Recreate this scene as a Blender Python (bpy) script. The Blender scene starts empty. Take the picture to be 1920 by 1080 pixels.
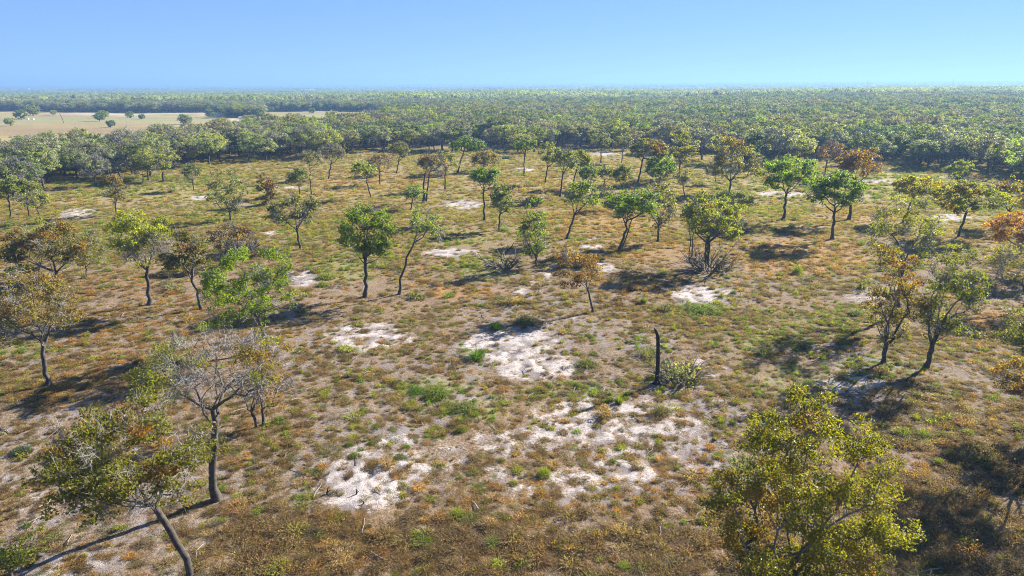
import bpy, math, random
import numpy as np
from mathutils import Matrix, Vector

# ------------------------------------------------------------------ camera, sky, sun, exposure
scene = bpy.context.scene
COL = scene.collection
CAM_Z, PITCH, ROLL, FPX = 20.0, math.radians(16.5), math.radians(0.22), 1280.0
f0 = np.array([0, math.cos(PITCH), -math.sin(PITCH)])
r0 = np.array([1.0, 0, 0]); u0 = np.array([0, math.sin(PITCH), math.cos(PITCH)])
CU = math.cos(ROLL) * u0 + math.sin(ROLL) * r0
CR = math.cos(ROLL) * r0 - math.sin(ROLL) * u0
cam = bpy.data.cameras.new("camera"); cam.lens = 24.0; cam.sensor_width = 36.0
cam.clip_start = 0.5; cam.clip_end = 60000
cam_ob = bpy.data.objects.new("camera", cam); COL.objects.link(cam_ob)
m = Matrix.Identity(4)
for i in range(3):
    m[i][0], m[i][1], m[i][2] = CR[i], CU[i], -f0[i]
m[2][3] = CAM_Z
cam_ob.matrix_world = m
scene.camera = cam_ob

SUN_EL, SUN_AZ = math.radians(29.0), math.radians(53.0)      # azimuth clockwise from +Y
SD = Vector((math.sin(SUN_AZ) * math.cos(SUN_EL), math.cos(SUN_AZ) * math.cos(SUN_EL), math.sin(SUN_EL)))
world = bpy.data.worlds.new("World"); scene.world = world; world.use_nodes = True
wt = world.node_tree; bg = wt.nodes["Background"]
sky = wt.nodes.new("ShaderNodeTexSky"); sky.sky_type = 'NISHITA'; sky.sun_disc = False
sky.sun_elevation = SUN_EL; sky.sun_rotation = SUN_AZ
sky.altitude = 3000; sky.air_density = 0.68; sky.dust_density = 0.05; sky.ozone_density = 8.0
gm_ = wt.nodes.new("ShaderNodeGamma"); gm_.inputs[1].default_value = 0.38          # soft tone of the camera's sky
tn_ = wt.nodes.new("ShaderNodeMix"); tn_.data_type = 'RGBA'; tn_.blend_type = 'MULTIPLY'; tn_.inputs[0].default_value = 1.0; tn_.inputs[7].default_value = (0.52, 0.70, 1.0, 1)
wt.links.new(sky.outputs[0], gm_.inputs[0]); wt.links.new(gm_.outputs[0], tn_.inputs[6]); wt.links.new(tn_.outputs[2], bg.inputs[0]); bg.inputs[1].default_value = 0.143
sun = bpy.data.lights.new("sun", 'SUN'); sun.energy = 5.0; sun.angle = math.radians(0.5); sun.color = (1.0, 0.93, 0.82)
sun_ob = bpy.data.objects.new("sun", sun); COL.objects.link(sun_ob)
sun_ob.rotation_mode = 'QUATERNION'; sun_ob.rotation_quaternion = SD.to_track_quat('Z', 'Y')
scene.view_settings.view_transform = 'Standard'; scene.view_settings.look = 'None'
scene.view_settings.gamma = 1.0; scene.view_settings.use_curve_mapping = False
scene.view_settings.exposure = 1.85
scene.render.engine = 'CYCLES'
cy = scene.cycles
cy.max_bounces = 5; cy.diffuse_bounces = 3; cy.glossy_bounces = 2; cy.transmission_bounces = 4; cy.volume_bounces = 0
cy.use_denoising = True; cy.denoiser = 'OPENIMAGEDENOISE'; cy.denoising_input_passes = 'RGB_ALBEDO_NORMAL'; cy.denoising_prefilter = 'NONE'; cy.pixel_filter_type = 'BLACKMAN_HARRIS'; cy.filter_width = 1.0
cy.sample_clamp_indirect = 6.0; cy.sample_clamp_direct = 12.0
cy.caustics_reflective = False; cy.caustics_refractive = False

HAZE_DENSITY = 0.00035

# ------------------------------------------------------------------ numeric helpers
def sstep(a, b, x):
    t = np.clip((np.asarray(x, float) - a) / (b - a), 0, 1)
    return t * t * (3 - 2 * t)

def vnoise(x, y, seed=0):
    x = np.asarray(x, float); y = np.asarray(y, float)
    xi = np.floor(x); yi = np.floor(y); fx = x - xi; fy = y - yi
    fx = fx * fx * (3 - 2 * fx); fy = fy * fy * (3 - 2 * fy)
    def h(a, b):
        v = np.sin(a * 127.1 + b * 311.7 + seed * 74.7) * 43758.5453
        return v - np.floor(v)
    return (h(xi, yi) * (1 - fx) + h(xi + 1, yi) * fx) * (1 - fy) + (h(xi, yi + 1) * (1 - fx) + h(xi + 1, yi + 1) * fx) * fy

def fbm(x, y, seed=0, n=3):
    s = 0; a = 0.5; t = 0
    for k in range(n):
        s = s + a * vnoise(x * 2 ** k, y * 2 ** k, seed + k * 13); t += a; a *= 0.5
    return s / t

def terr(x, y):
    x = np.asarray(x, float); y = np.asarray(y, float)
    r = np.sqrt(x * x + y * y)
    z = 0.16 * np.sin(x * .05 + 1) * np.sin(y * .043 + 2) + 0.09 * np.sin(x * .13) * np.sin(y * .11 + .7)
    z = z + sstep(250, 1200, r) * 5.0 * (fbm(x / 600, y / 600, 5) - 0.5)
    u = x / np.maximum(y, 1.0)
    z = z + 4.5 * sstep(0.12, 0.6, u) * sstep(240, 800, y) - 3.0 * sstep(350, 900, y) * sstep(0.1, -0.4, u)
    z = z + sstep(2200, 7000, r) * (9 + 14 * (fbm(x / 2600 + 3, y / 2600, 9) - 0.45))
    z = z + 11 * sstep(4500, 8500, r) + 22 * sstep(5000, 9000, r) * (fbm(x / 1500, y / 3000 + 7, 21) - .15)
    return z

def to_px(x, y, z):
    d = np.stack([x, y, np.asarray(z) - CAM_Z], -1)
    dep = np.maximum(d @ f0, 0.5)
    return 960 + FPX * (d @ CR) / dep, 540 - FPX * (d @ CU) / dep, dep

def ray(px, py):
    return CR * ((px - 960) / FPX) + CU * ((540 - py) / FPX) + f0

def ground_at(px, py):
    d = ray(px, py); z = 0.0
    for _ in range(8):
        t = (z - CAM_Z) / d[2]
        z = float(terr(d[0] * t, d[1] * t))
    t = (z - CAM_Z) / d[2]
    return np.array([d[0] * t, d[1] * t, z])

def on_plane(px, py, Y):
    d = ray(px, py); t = Y / d[1]
    return np.array([d[0] * t, Y, CAM_Z + d[2] * t])

def fast_mesh(name, V, quads=None, tris=None, smooth=False):
    me = bpy.data.meshes.new(name)
    V = np.ascontiguousarray(V, dtype=np.float32)
    me.vertices.add(len(V)); me.vertices.foreach_set('co', V.ravel())
    loops = []; starts = []; n = 0
    if quads is not None and len(quads):
        q = np.asarray(quads, np.int32); loops.append(q.ravel()); starts.append(np.arange(len(q)) * 4); n += len(q) * 4
    if tris is not None and len(tris):
        t = np.asarray(tris, np.int32); loops.append(t.ravel()); starts.append(n + np.arange(len(t)) * 3)
    if loops:
        L = np.concatenate(loops).astype(np.int32); S = np.concatenate(starts).astype(np.int32)
        me.loops.add(len(L)); me.loops.foreach_set('vertex_index', L)
        me.polygons.add(len(S)); me.polygons.foreach_set('loop_start', S)
        if smooth:
            me.polygons.foreach_set('use_smooth', np.ones(len(S), bool))
        else:
            me.polygons.foreach_set('use_smooth', np.zeros(len(S), bool))
    me.update(calc_edges=True)
    return me

def add_attr(me, name, typ, dom, vals):
    a = me.attributes.new(name, typ, dom)
    key = {'FLOAT': 'value', 'INT': 'value', 'FLOAT_VECTOR': 'vector', 'FLOAT_COLOR': 'color'}[typ]
    a.data.foreach_set(key, np.ascontiguousarray(vals, dtype=np.int32 if typ == 'INT' else np.float32).ravel())

def tag(o, label=None, cat=None, group=None, kind=None):
    if label: o['label'] = label
    if cat: o['category'] = cat
    if group: o['group'] = group
    if kind: o['kind'] = kind
    return o

def mesh_ob(name, me, mats, parent=None):
    o = bpy.data.objects.new(name, me); COL.objects.link(o)
    if not isinstance(mats, (list, tuple)): mats = [mats]
    if len(me.materials) == 0:
        for mt in mats: me.materials.append(mt)
    if parent is not None: o.parent = parent
    return o

def empty(name, loc, rz=0.0):
    o = bpy.data.objects.new(name, None); COL.objects.link(o); o.empty_display_size = 0.3
    o.location = loc; o.rotation_euler = (0, 0, rz)
    return o

# ------------------------------------------------------------------ materials
def new_mat(name):
    mt = bpy.data.materials.new(name); mt.use_nodes = True
    nt = mt.node_tree; nt.nodes.clear()
    out = nt.nodes.new('ShaderNodeOutputMaterial')
    return mt, nt, out

def N(nt, typ, **kw):
    n = nt.nodes.new(typ)
    for k, v in kw.items(): setattr(n, k, v)
    return n

def mixc(nt, fac, a, b, blend='MIX'):
    n = nt.nodes.new('ShaderNodeMix'); n.data_type = 'RGBA'; n.blend_type = blend; n.clamp_factor = True
    for sock, v in ((n.inputs[0], fac), (n.inputs[6], a), (n.inputs[7], b)):
        if isinstance(v, (int, float)): sock.default_value = v
        elif isinstance(v, tuple): sock.default_value = v if len(v) == 4 else (*v, 1)
        else: nt.links.new(v, sock)
    return n.outputs[2]

def mth(nt, op, a, b=None, c=None, clamp=False):
    n = nt.nodes.new('ShaderNodeMath'); n.operation = op; n.use_clamp = clamp
    for i, v in enumerate((a, b, c)):
        if v is None: continue
        if isinstance(v, (int, float)): n.inputs[i].default_value = v
        else: nt.links.new(v, n.inputs[i])
    return n.outputs[0]

def ramp(nt, fac, p0, p1):
    n = nt.nodes.new('ShaderNodeMapRange'); n.interpolation_type = 'SMOOTHSTEP'
    nt.links.new(fac, n.inputs[0]); n.inputs[1].default_value = p0; n.inputs[2].default_value = p1
    return n.outputs[0]

def noise(nt, vec, scale, detail=3, rough=0.55, dist=0.0):
    n = nt.nodes.new('ShaderNodeTexNoise'); n.inputs['Scale'].default_value = scale
    n.inputs['Detail'].default_value = detail; n.inputs['Roughness'].default_value = rough
    n.inputs['Distortion'].default_value = dist
    nt.links.new(vec, n.inputs['Vector'])
    return n.outputs['Fac']

def leaf_shader(nt, out, col, rough=0.42, trans=0.52, spec=0.5):
    p = N(nt, 'ShaderNodeBsdfPrincipled'); p.inputs['Roughness'].default_value = rough
    p.inputs['Specular IOR Level'].default_value = spec
    nt.links.new(col, p.inputs['Base Color'])
    t = N(nt, 'ShaderNodeBsdfTranslucent')
    nt.links.new(mixc(nt, 1.0, col, (1.5, 1.65, 0.6), 'MULTIPLY'), t.inputs['Color'])
    mx = N(nt, 'ShaderNodeMixShader'); mx.inputs[0].default_value = trans
    nt.links.new(p.outputs[0], mx.inputs[1]); nt.links.new(t.outputs[0], mx.inputs[2])
    nt.links.new(mx.outputs[0], out.inputs[0])

def leaf_material(name, instanced=False, rough=0.42, spec=0.5):
    mt, nt, out = new_mat(name)
    if instanced:
        a = N(nt, 'ShaderNodeAttribute', attribute_type='INSTANCER', attribute_name='tcol'); base = a.outputs['Color']
    else:
        base = N(nt, 'ShaderNodeObjectInfo').outputs['Color']
    tint = N(nt, 'ShaderNodeAttribute', attribute_name='tint').outputs['Fac']
    aut = N(nt, 'ShaderNodeAttribute', attribute_name='autumn').outputs['Fac']
    v = mth(nt, 'MULTIPLY_ADD', tint, 0.8, 0.6)
    comb = N(nt, 'ShaderNodeCombineColor')
    for i in range(3): nt.links.new(v, comb.inputs[i])
    c = mixc(nt, 1.0, base, comb.outputs[0], 'MULTIPLY')
    autc = mixc(nt, tint, (0.20, 0.075, 0.014), (0.33, 0.17, 0.02))
    c = mixc(nt, aut, c, autc)
    leaf_shader(nt, out, c, rough=rough, spec=spec)
    return mt

M_LEAF = leaf_material('leaf', rough=0.48, spec=0.4)
M_WOODLEAF = leaf_material('woodland_leaf', True, rough=0.6, spec=0.25)

def bark_material(name, dark, pale):
    mt, nt, out = new_mat(name)
    tc = N(nt, 'ShaderNodeTexCoord').outputs['Object']
    li = N(nt, 'ShaderNodeAttribute', attribute_name='lichen').outputs['Fac']
    n1 = noise(nt, tc, 9, 4, 0.7); n2 = noise(nt, tc, 3.5, 4, .7)
    c = mixc(nt, n1, tuple(0.55 * x for x in dark), tuple(1.5 * x for x in dark))
    f = mth(nt, 'ADD', mth(nt, 'MULTIPLY', li, 0.75), mth(nt, 'MULTIPLY_ADD', n2, 1.6, -0.72), clamp=True)
    c = mixc(nt, f, c, pale)
    p = N(nt, 'ShaderNodeBsdfPrincipled'); p.inputs['Roughness'].default_value = 0.9
    p.inputs['Specular IOR Level'].default_value = 0.2
    nt.links.new(c, p.inputs['Base Color'])
    b = N(nt, 'ShaderNodeBump'); b.inputs['Strength'].default_value = 0.7; b.inputs['Distance'].default_value = 0.04
    nt.links.new(n1, b.inputs['Height']); nt.links.new(b.outputs[0], p.inputs['Normal'])
    nt.links.new(p.outputs[0], out.inputs[0])
    return mt

M_BARK = bark_material('oak_bark', (0.060, 0.050, 0.043), (0.24, 0.225, 0.20))
M_CHAR = bark_material('charred_bark', (0.030, 0.026, 0.024), (0.06, 0.05, 0.045))

def plain(name, colr, rough=0.8, var=0.0, metal=0.0):
    mt, nt, out = new_mat(name)
    p = N(nt, 'ShaderNodeBsdfPrincipled'); p.inputs['Roughness'].default_value = rough; p.inputs['Metallic'].default_value = metal
    tc = N(nt, 'ShaderNodeTexCoord').outputs['Object']
    n1 = noise(nt, tc, 3.0, 3)
    k = 1 + var
    nt.links.new(mixc(nt, n1, tuple(x / k for x in colr), tuple(min(1, x * k) for x in colr)), p.inputs['Base Color'])
    nt.links.new(p.outputs[0], out.inputs[0])
    return mt

M_TWIG = plain('bare_twig', (0.20, 0.185, 0.165), 0.9, 0.35)
M_BRUSH = plain('dry_brush', (0.14, 0.115, 0.092), 0.9, 0.4)
M_STICK = plain('weathered_stick', (0.26, 0.22, 0.19), 0.9, 0.4)

def tuft_material(name, trans=0.45):
    mt, nt, out = new_mat(name)
    a = N(nt, 'ShaderNodeAttribute', attribute_type='INSTANCER', attribute_name='tcol')
    tint = N(nt, 'ShaderNodeAttribute', attribute_name='tint').outputs['Fac']
    v = mth(nt, 'MULTIPLY_ADD', tint, 0.9, 0.55)
    comb = N(nt, 'ShaderNodeCombineColor')
    for i in range(3): nt.links.new(v, comb.inputs[i])
    c = mixc(nt, 1.0, a.outputs['Color'], comb.outputs[0], 'MULTIPLY')
    leaf_shader(nt, out, c, rough=0.7, trans=trans, spec=0.2)
    return mt
M_TUFT = tuft_material('grass_tuft')

# ------------------------------------------------------------------ ground
# sand patches and plant-cover zones: (x, y) where they lie in the photograph -> ground ellipses, strength, track angle
SAND = [(692, 630, 88, 28, 1.0, .35), (955, 650, 95, 36, 1.0, .9), (1010, 690, 80, 30, 1.0, 1.1), (665, 915, 105, 55, 1.0, .7), (760, 880, 60, 25, .8, .5),
        (1315, 553, 66, 19, 1.0, .25), (1310, 845, 70, 50, 1.0, .8), (1150, 790, 190, 50, .80, .5), (1050, 815, 120, 40, .78, .5), (1000, 900, 150, 45, .66, .5), (1200, 870, 100, 50, .76, .5), (1330, 700, 60, 40, .62, .6), (760, 850, 150, 45, .62, .5), (940, 830, 120, 40, .62, .5),
        (1340, 770, 70, 40, .6, .6), (565, 522, 40, 17, 1.0, .6), (845, 474, 68, 10, 1.0, .1), (868, 384, 42, 9, 1.0, .15), (145, 400, 40, 11, 1.0, .2), (115, 413, 25, 7, .9, .2),
        (510, 437, 22, 6, .9, .1), (375, 371, 26, 6, .9, .1), (1465, 364, 52, 6, 1.0, .05), (1780, 408, 52, 8, 1.0, .1), (1625, 553, 52, 20, .85, .4), (1590, 715, 70, 26, .7, .6),
        (1130, 502, 34, 11, .95, .4), (1118, 463, 18, 5, .9, .2), (985, 318, 24, 4, .9, .1), (550, 352, 26, 4, .8, .1), (1645, 340, 52, 5, .9, .1), (1135, 289, 34, 4, .95, 0),
        (775, 545, 40, 16, .5, .3), (1010, 520, 26, 12, .5, .9), (330, 935, 60, 18, .5, .6), (60, 930, 90, 50, .5, .6), (120, 1060, 90, 30, .55, .6), (1255, 650, 60, 40, .35, .5),
        (1540, 640, 60, 26, .5, .5), (1710, 860, 60, 18, .35, .5), (1560, 990, 90, 30, .4, .6), (1790, 860, 50, 16, .4, .5), (560, 955, 80, 26, .6, .8), (900, 770, 110, 36, .35, .5),
        (820, 830, 70, 20, .5, .5), (980, 560, 90, 22, .35, .5), (1050, 600, 110, 26, .38, .5), (80, 770, 90, 18, .35, .3), (560, 680, 60, 14, .4, .3), (1880, 1000, 80, 40, .4, .3),
        (1475, 462, 40, 8, .35, .2), (700, 590, 60, 8, .4, .2), (450, 386, 24, 4, .7, .1), (1060, 412, 30, 4, .5, .1), (880, 350, 26, 4, .6, .1), (1050, 990, 50, 16, .4, .5),
        (1041, 500, 12, 6, 1.0, 1), (1021, 515, 15, 6, 1.0, 1), (1000, 531, 15, 6, 1.0, 1), (980, 547, 15, 6, 1.0, 1), (964, 560, 13, 6, 1.0, 1), (1110, 448, 11, 3, 1.3, 1), (1098, 462, 9, 4, 1.3, 1),
        (345, 208, 70, 5, 1.2, 0), (210, 213, 80, 4, .8, 0), (420, 213, 50, 4, .8, 0), (560, 204, 60, 3, .6, 0), (440, 224, 30, 4, .9, 0)]
GREEN = [(120, 224, 160, 6, .8), (330, 225, 120, 5, .7), (560, 214, 90, 4, .7), (60, 206, 120, 3, .6), (300, 216, 80, 3, .6), (810, 728, 70, 22, 1.0), (880, 765, 75, 25, .9), (1315, 578, 52, 14, 1.2), (895, 660, 26, 12, .8), (640, 505, 60, 26, .9), (900, 500, 60, 26, .8), (690, 470, 60, 26, .5), (860, 445, 80, 20, .6),
         (300, 350, 230, 22, .75), (160, 430, 200, 30, .5), (420, 400, 130, 30, .4), (600, 430, 90, 35, .5), (1640, 360, 190, 22, .9), (1450, 385, 110, 16, .5), (1390, 350, 80, 16, .7),
         (1650, 690, 90, 22, .9), (1500, 720, 110, 40, .55), (1450, 640, 120, 40, .45), (1560, 600, 90, 30, .4), (1150, 640, 120, 30, .3), (1080, 740, 90, 26, .45), (1200, 720, 60, 18, .5),
         (1900, 380, 90, 30, .7), (740, 820, 90, 26, .3), (30, 660, 60, 14, .5), (1740, 810, 70, 24, .35), (1690, 338, 80, 12, 1.3), (1760, 345, 60, 10, 1.1), (1630, 352, 60, 10, .9), (250, 470, 180, 40, .25), (980, 440, 60, 20, .4)]
ORANGE = [(60, 246, 150, 9, 1.0), (250, 242, 110, 6, .7), (200, 232, 120, 4, .6), (130, 216, 90, 3, .7), (1500, 482, 130, 42, .8), (1875, 600, 60, 22, 1.0), (880, 548, 80, 16, .8), (1140, 410, 120, 26, .8), (1230, 470, 120, 26, .6), (1200, 540, 90, 30, .4), (980, 350, 90, 16, .5), (680, 345, 140, 22, .5),
          (700, 1030, 130, 40, .6), (340, 640, 260, 50, .35), (200, 720, 240, 50, .4), (330, 560, 200, 40, .4), (620, 400, 120, 24, .4), (1620, 400, 80, 22, .6), (1150, 950, 240, 70, .35), (1700, 900, 200, 90, .35), (590, 560, 90, 20, .4), (1860, 440, 80, 18, .5)]

def zone(px, py, tab, a=.55, b=1.45):
    v = np.zeros_like(px)
    fr = 0.62 + .76 * fbm(px / 26, py / 14, 71)
    for t in tab:
        d = fr * np.sqrt(((px - t[0]) / t[2]) ** 2 + ((py - t[1]) / t[3]) ** 2)
        v = np.maximum(v, t[4] * (1 - sstep(a, b, d)))
    return v

# woodland edge, as seen in the photograph (foot of the front trees)
EDGE = np.array([(-400, 450), (-200, 420), (0, 388), (90, 366), (200, 346), (300, 328), (430, 313), (560, 306), (640, 300), (720, 286), (900, 279), (1000, 290), (1120, 283), (1210, 287), (1300, 298), (1450, 304),
                 (1560, 312), (1650, 320), (1760, 326), (1850, 342), (1920, 358), (2150, 400), (2400, 450)], float)
_e = np.array([ground_at(a, b)[:2] for a, b in EDGE])
EDGE_U, EDGE_Y = _e[:, 0] / _e[:, 1], _e[:, 1]
def pxu(px): return (px - 960) / FPX * 0.962
FLD_U = np.array([pxu(p) for p in (-500, 0, 110, 150, 220, 330, 420, 500, 600, 690, 740)])
FLD_N = np.array([176, 176, 182, 196, 205, 228, 262, 290, 310, 340, 440.])
FLD_F = np.array([640, 640, 620, 600, 590, 600, 610, 620, 620, 610, 560.])
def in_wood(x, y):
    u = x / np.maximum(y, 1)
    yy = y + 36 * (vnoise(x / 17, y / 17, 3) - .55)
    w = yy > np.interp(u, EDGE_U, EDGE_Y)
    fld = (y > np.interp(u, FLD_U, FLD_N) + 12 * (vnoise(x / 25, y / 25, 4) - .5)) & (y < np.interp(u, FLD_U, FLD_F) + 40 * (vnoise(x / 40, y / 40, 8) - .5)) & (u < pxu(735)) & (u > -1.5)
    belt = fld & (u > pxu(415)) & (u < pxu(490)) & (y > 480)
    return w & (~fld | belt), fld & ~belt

def base_sand(x, y):
    px_, py_, _d = to_px(x, y, 0 * x)
    brown = np.maximum(sstep(930, 1010, py_) * sstep(350, 520, px_), sstep(1560, 1700, px_) * sstep(700, 800, py_))
    return (1 - .30 * brown * (y > 14)) * (.56 * sstep(110, 50, y) + .16 * sstep(200, 100, y)) * (.45 + .55 * sstep(.34, .6, fbm(x / 9, y / 9, 73)))

def build_ground():
    rows = list(np.arange(-60, 12, 4.0)); y = 12.0
    while y < 230: rows.append(y); y *= 1.0056
    while y < 26000: rows.append(y); y *= 1.03
    rows = np.array(rows)
    t = np.concatenate([np.linspace(-6, -1.02, 14)[:-1], np.linspace(-1.02, 1.02, 520), np.linspace(1.02, 6, 14)[1:]])
    Y, T = np.meshgrid(rows, t, indexing='ij')
    X = T * np.maximum(Y, 14.0)
    Z = terr(X, Y)
    px, py, dep = to_px(X, Y, Z)
    front = (Y > 15) & (Y < 760)
    sand = np.where(front, np.maximum(zone(px, py, SAND, .2, 1.7) * .90, base_sand(X, Y)), 0.0)
    grn = np.where(front, zone(px, py, GREEN), 0.0)
    org = np.where(front, zone(px, py, ORANGE), 0.0)
    wood, fld = in_wood(X, Y)
    # relief: grader and tyre tracks in the sand, small hummocks elsewhere
    ang = np.zeros_like(X); best = np.zeros_like(X)
    for s in SAND:
        d = np.sqrt(((px - s[0]) / s[2]) ** 2 + ((py - s[1]) / s[3]) ** 2)
        w = s[4] * (1 - sstep(.5, 1.5, d)); k = w > best
        ang = np.where(k, s[5], ang); best = np.maximum(best, w)
    near = np.exp(-((Y / 130.0) ** 2)) * (Y > 15)
    wob = 5.0 * fbm(X / 4.5, Y / 4.5, 40)
    q = X * -np.sin(ang) + Y * np.cos(ang)
    pp = X * np.cos(ang) + Y * np.sin(ang)
    wide_ = sstep(0.25, 0.75, np.abs(((q / 1.5 + wob) % 1.0) - .5) * 2)
    fine = sstep(.3, .7, fbm(q / .42 + wob, pp / 4.5, 43, 2))
    a2 = ang + 1.15; q2 = X * -np.sin(a2) + Y * np.cos(a2); p2 = X * np.cos(a2) + Y * np.sin(a2)
    fine2 = sstep(.3, .7, fbm(q2 / .5 + 1.5 * wob, p2 / 3.5, 46, 2)); cross = sstep(.42, .58, fbm(X / 3.2, Y / 3.2, 48))
    lump = fbm(X / .7, Y / .7, 49)
    tracks = np.clip(.30 * wide_ + .45 * (fine * cross + fine2 * (1 - cross)) + .75 * lump - .22, 0, 1)
    strong = sstep(.6, .9, best); tracks = tracks * strong + (1 - strong) * np.clip(lump * 1.5 - .2, 0, 1)
    tracks = tracks * (1 - .6 * np.exp(-(((px - 1310) / 80) ** 2 + ((py - 850) / 50) ** 2)))
    h = best * (0.17 * (tracks - .5) + 0.14 * (fbm(X / .8, Y / .8, 44) - .5))
    h = h + (1 - best) * 0.22 * (fbm(X / 1.1, Y / 1.1, 47) - .5)
    Z = Z + h * near * np.clip(front, 0, 1)
    nr, nc = X.shape
    idx = np.arange(nr * nc).reshape(nr, nc)
    q4 = np.stack([idx[:-1, :-1], idx[:-1, 1:], idx[1:, 1:], idx[1:, :-1]], -1).reshape(-1, 4)
    me = fast_mesh('ground', np.stack([X, Y, Z], -1).reshape(-1, 3), quads=q4, smooth=True)
    add_attr(me, 'zone', 'FLOAT_COLOR', 'POINT', np.stack([sand, grn, org, np.where(front, tracks * np.clip(best * 1.2, 0, 1), 0)], -1).reshape(-1, 4))
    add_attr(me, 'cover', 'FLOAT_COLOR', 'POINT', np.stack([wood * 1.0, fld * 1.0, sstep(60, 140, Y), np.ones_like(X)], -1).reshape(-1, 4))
    return me

def ground_material():
    mt, nt, out = new_mat('sandy_soil')
    pos = N(nt, 'ShaderNodeNewGeometry').outputs['Position']
    z = N(nt, 'ShaderNodeAttribute', attribute_name='zone'); zs = N(nt, 'ShaderNodeSeparateColor'); nt.links.new(z.outputs['Color'], zs.inputs[0])
    cv = N(nt, 'ShaderNodeAttribute', attribute_name='cover'); cs = N(nt, 'ShaderNodeSeparateColor'); nt.links.new(cv.outputs['Color'], cs.inputs[0])
    track = z.outputs['Alpha']
    nA = noise(nt, pos, 0.16, 4); nB = noise(nt, pos, 0.9, 4, .65); nC = noise(nt, pos, 5.5, 4, .7); nD = noise(nt, pos, 22, 3, .7)
    # litter
    lit = mixc(nt, ramp(nt, nC, .35, .68), (0.135, 0.090, 0.052), (0.27, 0.198, 0.125))
    lit = mixc(nt, ramp(nt, nD, .52, .72), lit, (0.075, 0.053, 0.038))
    lit = mixc(nt, mth(nt, 'MULTIPLY', ramp(nt, nA, .44, .70), 0.4), lit, (0.23, 0.155, 0.085))
    gm = ramp(nt, mth(nt, 'ADD', zs.outputs[1], mth(nt, 'MULTIPLY_ADD', nB, 1.1, -0.62)), .18, .75)
    lit = mixc(nt, mth(nt, 'MULTIPLY', gm, .45), lit, mixc(nt, nC, (0.13, 0.15, 0.03), (0.30, 0.29, 0.09)))
    om = ramp(nt, mth(nt, 'ADD', zs.outputs[2], mth(nt, 'MULTIPLY_ADD', nB, .9, -0.5)), .2, .8)
    lit = mixc(nt, mth(nt, 'MULTIPLY', om, .7), lit, mixc(nt, nC, (0.22, 0.11, 0.035), (0.40, 0.23, 0.085)))
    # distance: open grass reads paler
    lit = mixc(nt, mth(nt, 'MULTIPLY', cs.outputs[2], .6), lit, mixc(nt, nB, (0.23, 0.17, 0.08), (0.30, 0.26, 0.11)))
    # field far off
    fA = noise(nt, pos, 0.012, 3); fB = noise(nt, pos, 0.06, 3)
    mp = N(nt, 'ShaderNodeMapping'); mp.inputs['Scale'].default_value = (0.004, 0.028, 1); nt.links.new(pos, mp.inputs[0])
    band = noise(nt, mp.outputs[0], 1.0, 3)
    fc = mixc(nt, ramp(nt, band, .38, .62), (0.295, 0.24, 0.108), (0.24, 0.175, 0.085))
    fc = mixc(nt, mth(nt, 'MULTIPLY', ramp(nt, fB, .45, .7), .6), fc, (0.23, 0.24, 0.11))
    fc = mixc(nt, ramp(nt, fA, .60, .68), fc, (0.42, 0.34, 0.28))
    fc = mixc(nt, mth(nt, 'MULTIPLY', zs.outputs[1], .75), fc, (0.20, 0.215, 0.10))
    fc = mixc(nt, mth(nt, 'MULTIPLY', zs.outputs[2], .7), fc, (0.205, 0.145, 0.08))
    fc = mixc(nt, mth(nt, 'MULTIPLY', zs.outputs[0], .9), fc, (0.43, 0.365, 0.28))
    lit = mixc(nt, cs.outputs[1], lit, fc)
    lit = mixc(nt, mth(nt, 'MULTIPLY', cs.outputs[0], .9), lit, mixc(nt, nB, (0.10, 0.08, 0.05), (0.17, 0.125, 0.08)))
    # bare sand
    s = mth(nt, 'ADD', zs.outputs[0], mth(nt, 'MULTIPLY_ADD', nB, 1.5, -0.79))
    s = mth(nt, 'ADD', s, mth(nt, 'MULTIPLY_ADD', nC, 1.1, -0.53))
    s = mth(nt, 'ADD', s, mth(nt, 'MULTIPLY', mth(nt, 'MULTIPLY_ADD', track, .55, -.34), zs.outputs[0]))
    sm = ramp(nt, s, .30, .74)
    far_off = mth(nt, 'SUBTRACT', 1.0, mth(nt, 'MAXIMUM', cs.outputs[0], cs.outputs[1]))
    sm = mth(nt, 'MULTIPLY', sm, far_off)
    sc = mixc(nt, ramp(nt, nC, .3, .7), (0.36, 0.315, 0.295), (0.50, 0.445, 0.415))
    grey = mth(nt, 'MULTIPLY', ramp(nt, mth(nt, 'ADD', mth(nt, 'MULTIPLY', nD, .5), mth(nt, 'MULTIPLY', nB, .6)), .52, .70), .75)
    sc = mixc(nt, grey, sc, (0.20, 0.172, 0.165))
    sc = mixc(nt, mth(nt, 'MULTIPLY', ramp(nt, mth(nt, 'ADD', mth(nt, 'SUBTRACT', 1.0, track), mth(nt, 'MULTIPLY_ADD', noise(nt, pos, 1.7, 3), .9, -.45)), .34, .72), .82), sc, (0.175, 0.152, 0.15))
    sc = mixc(nt, mth(nt, 'MULTIPLY', ramp(nt, noise(nt, pos, 0.33, 2), .55, .72), .45), sc, (0.24, 0.20, 0.19))
    c = mixc(nt, sm, lit, sc)
    p = N(nt, 'ShaderNodeBsdfPrincipled'); p.inputs['Roughness'].default_value = 0.95; p.inputs['Specular IOR Level'].default_value = 0.1
    nt.links.new(c, p.inputs['Base Color'])
    b = N(nt, 'ShaderNodeBump'); b.inputs['Strength'].default_value = 0.8; b.inputs['Distance'].default_value = 0.12
    hh = mth(nt, 'ADD', mth(nt, 'MULTIPLY', nC, .8), mth(nt, 'MULTIPLY', nD, .35))
    nt.links.new(hh, b.inputs['Height']); nt.links.new(b.outputs[0], p.inputs['Normal'])
    nt.links.new(p.outputs[0], out.inputs[0])
    return mt

ground = mesh_ob('ground', build_ground(), ground_material()); tag(ground, kind='structure')

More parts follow.
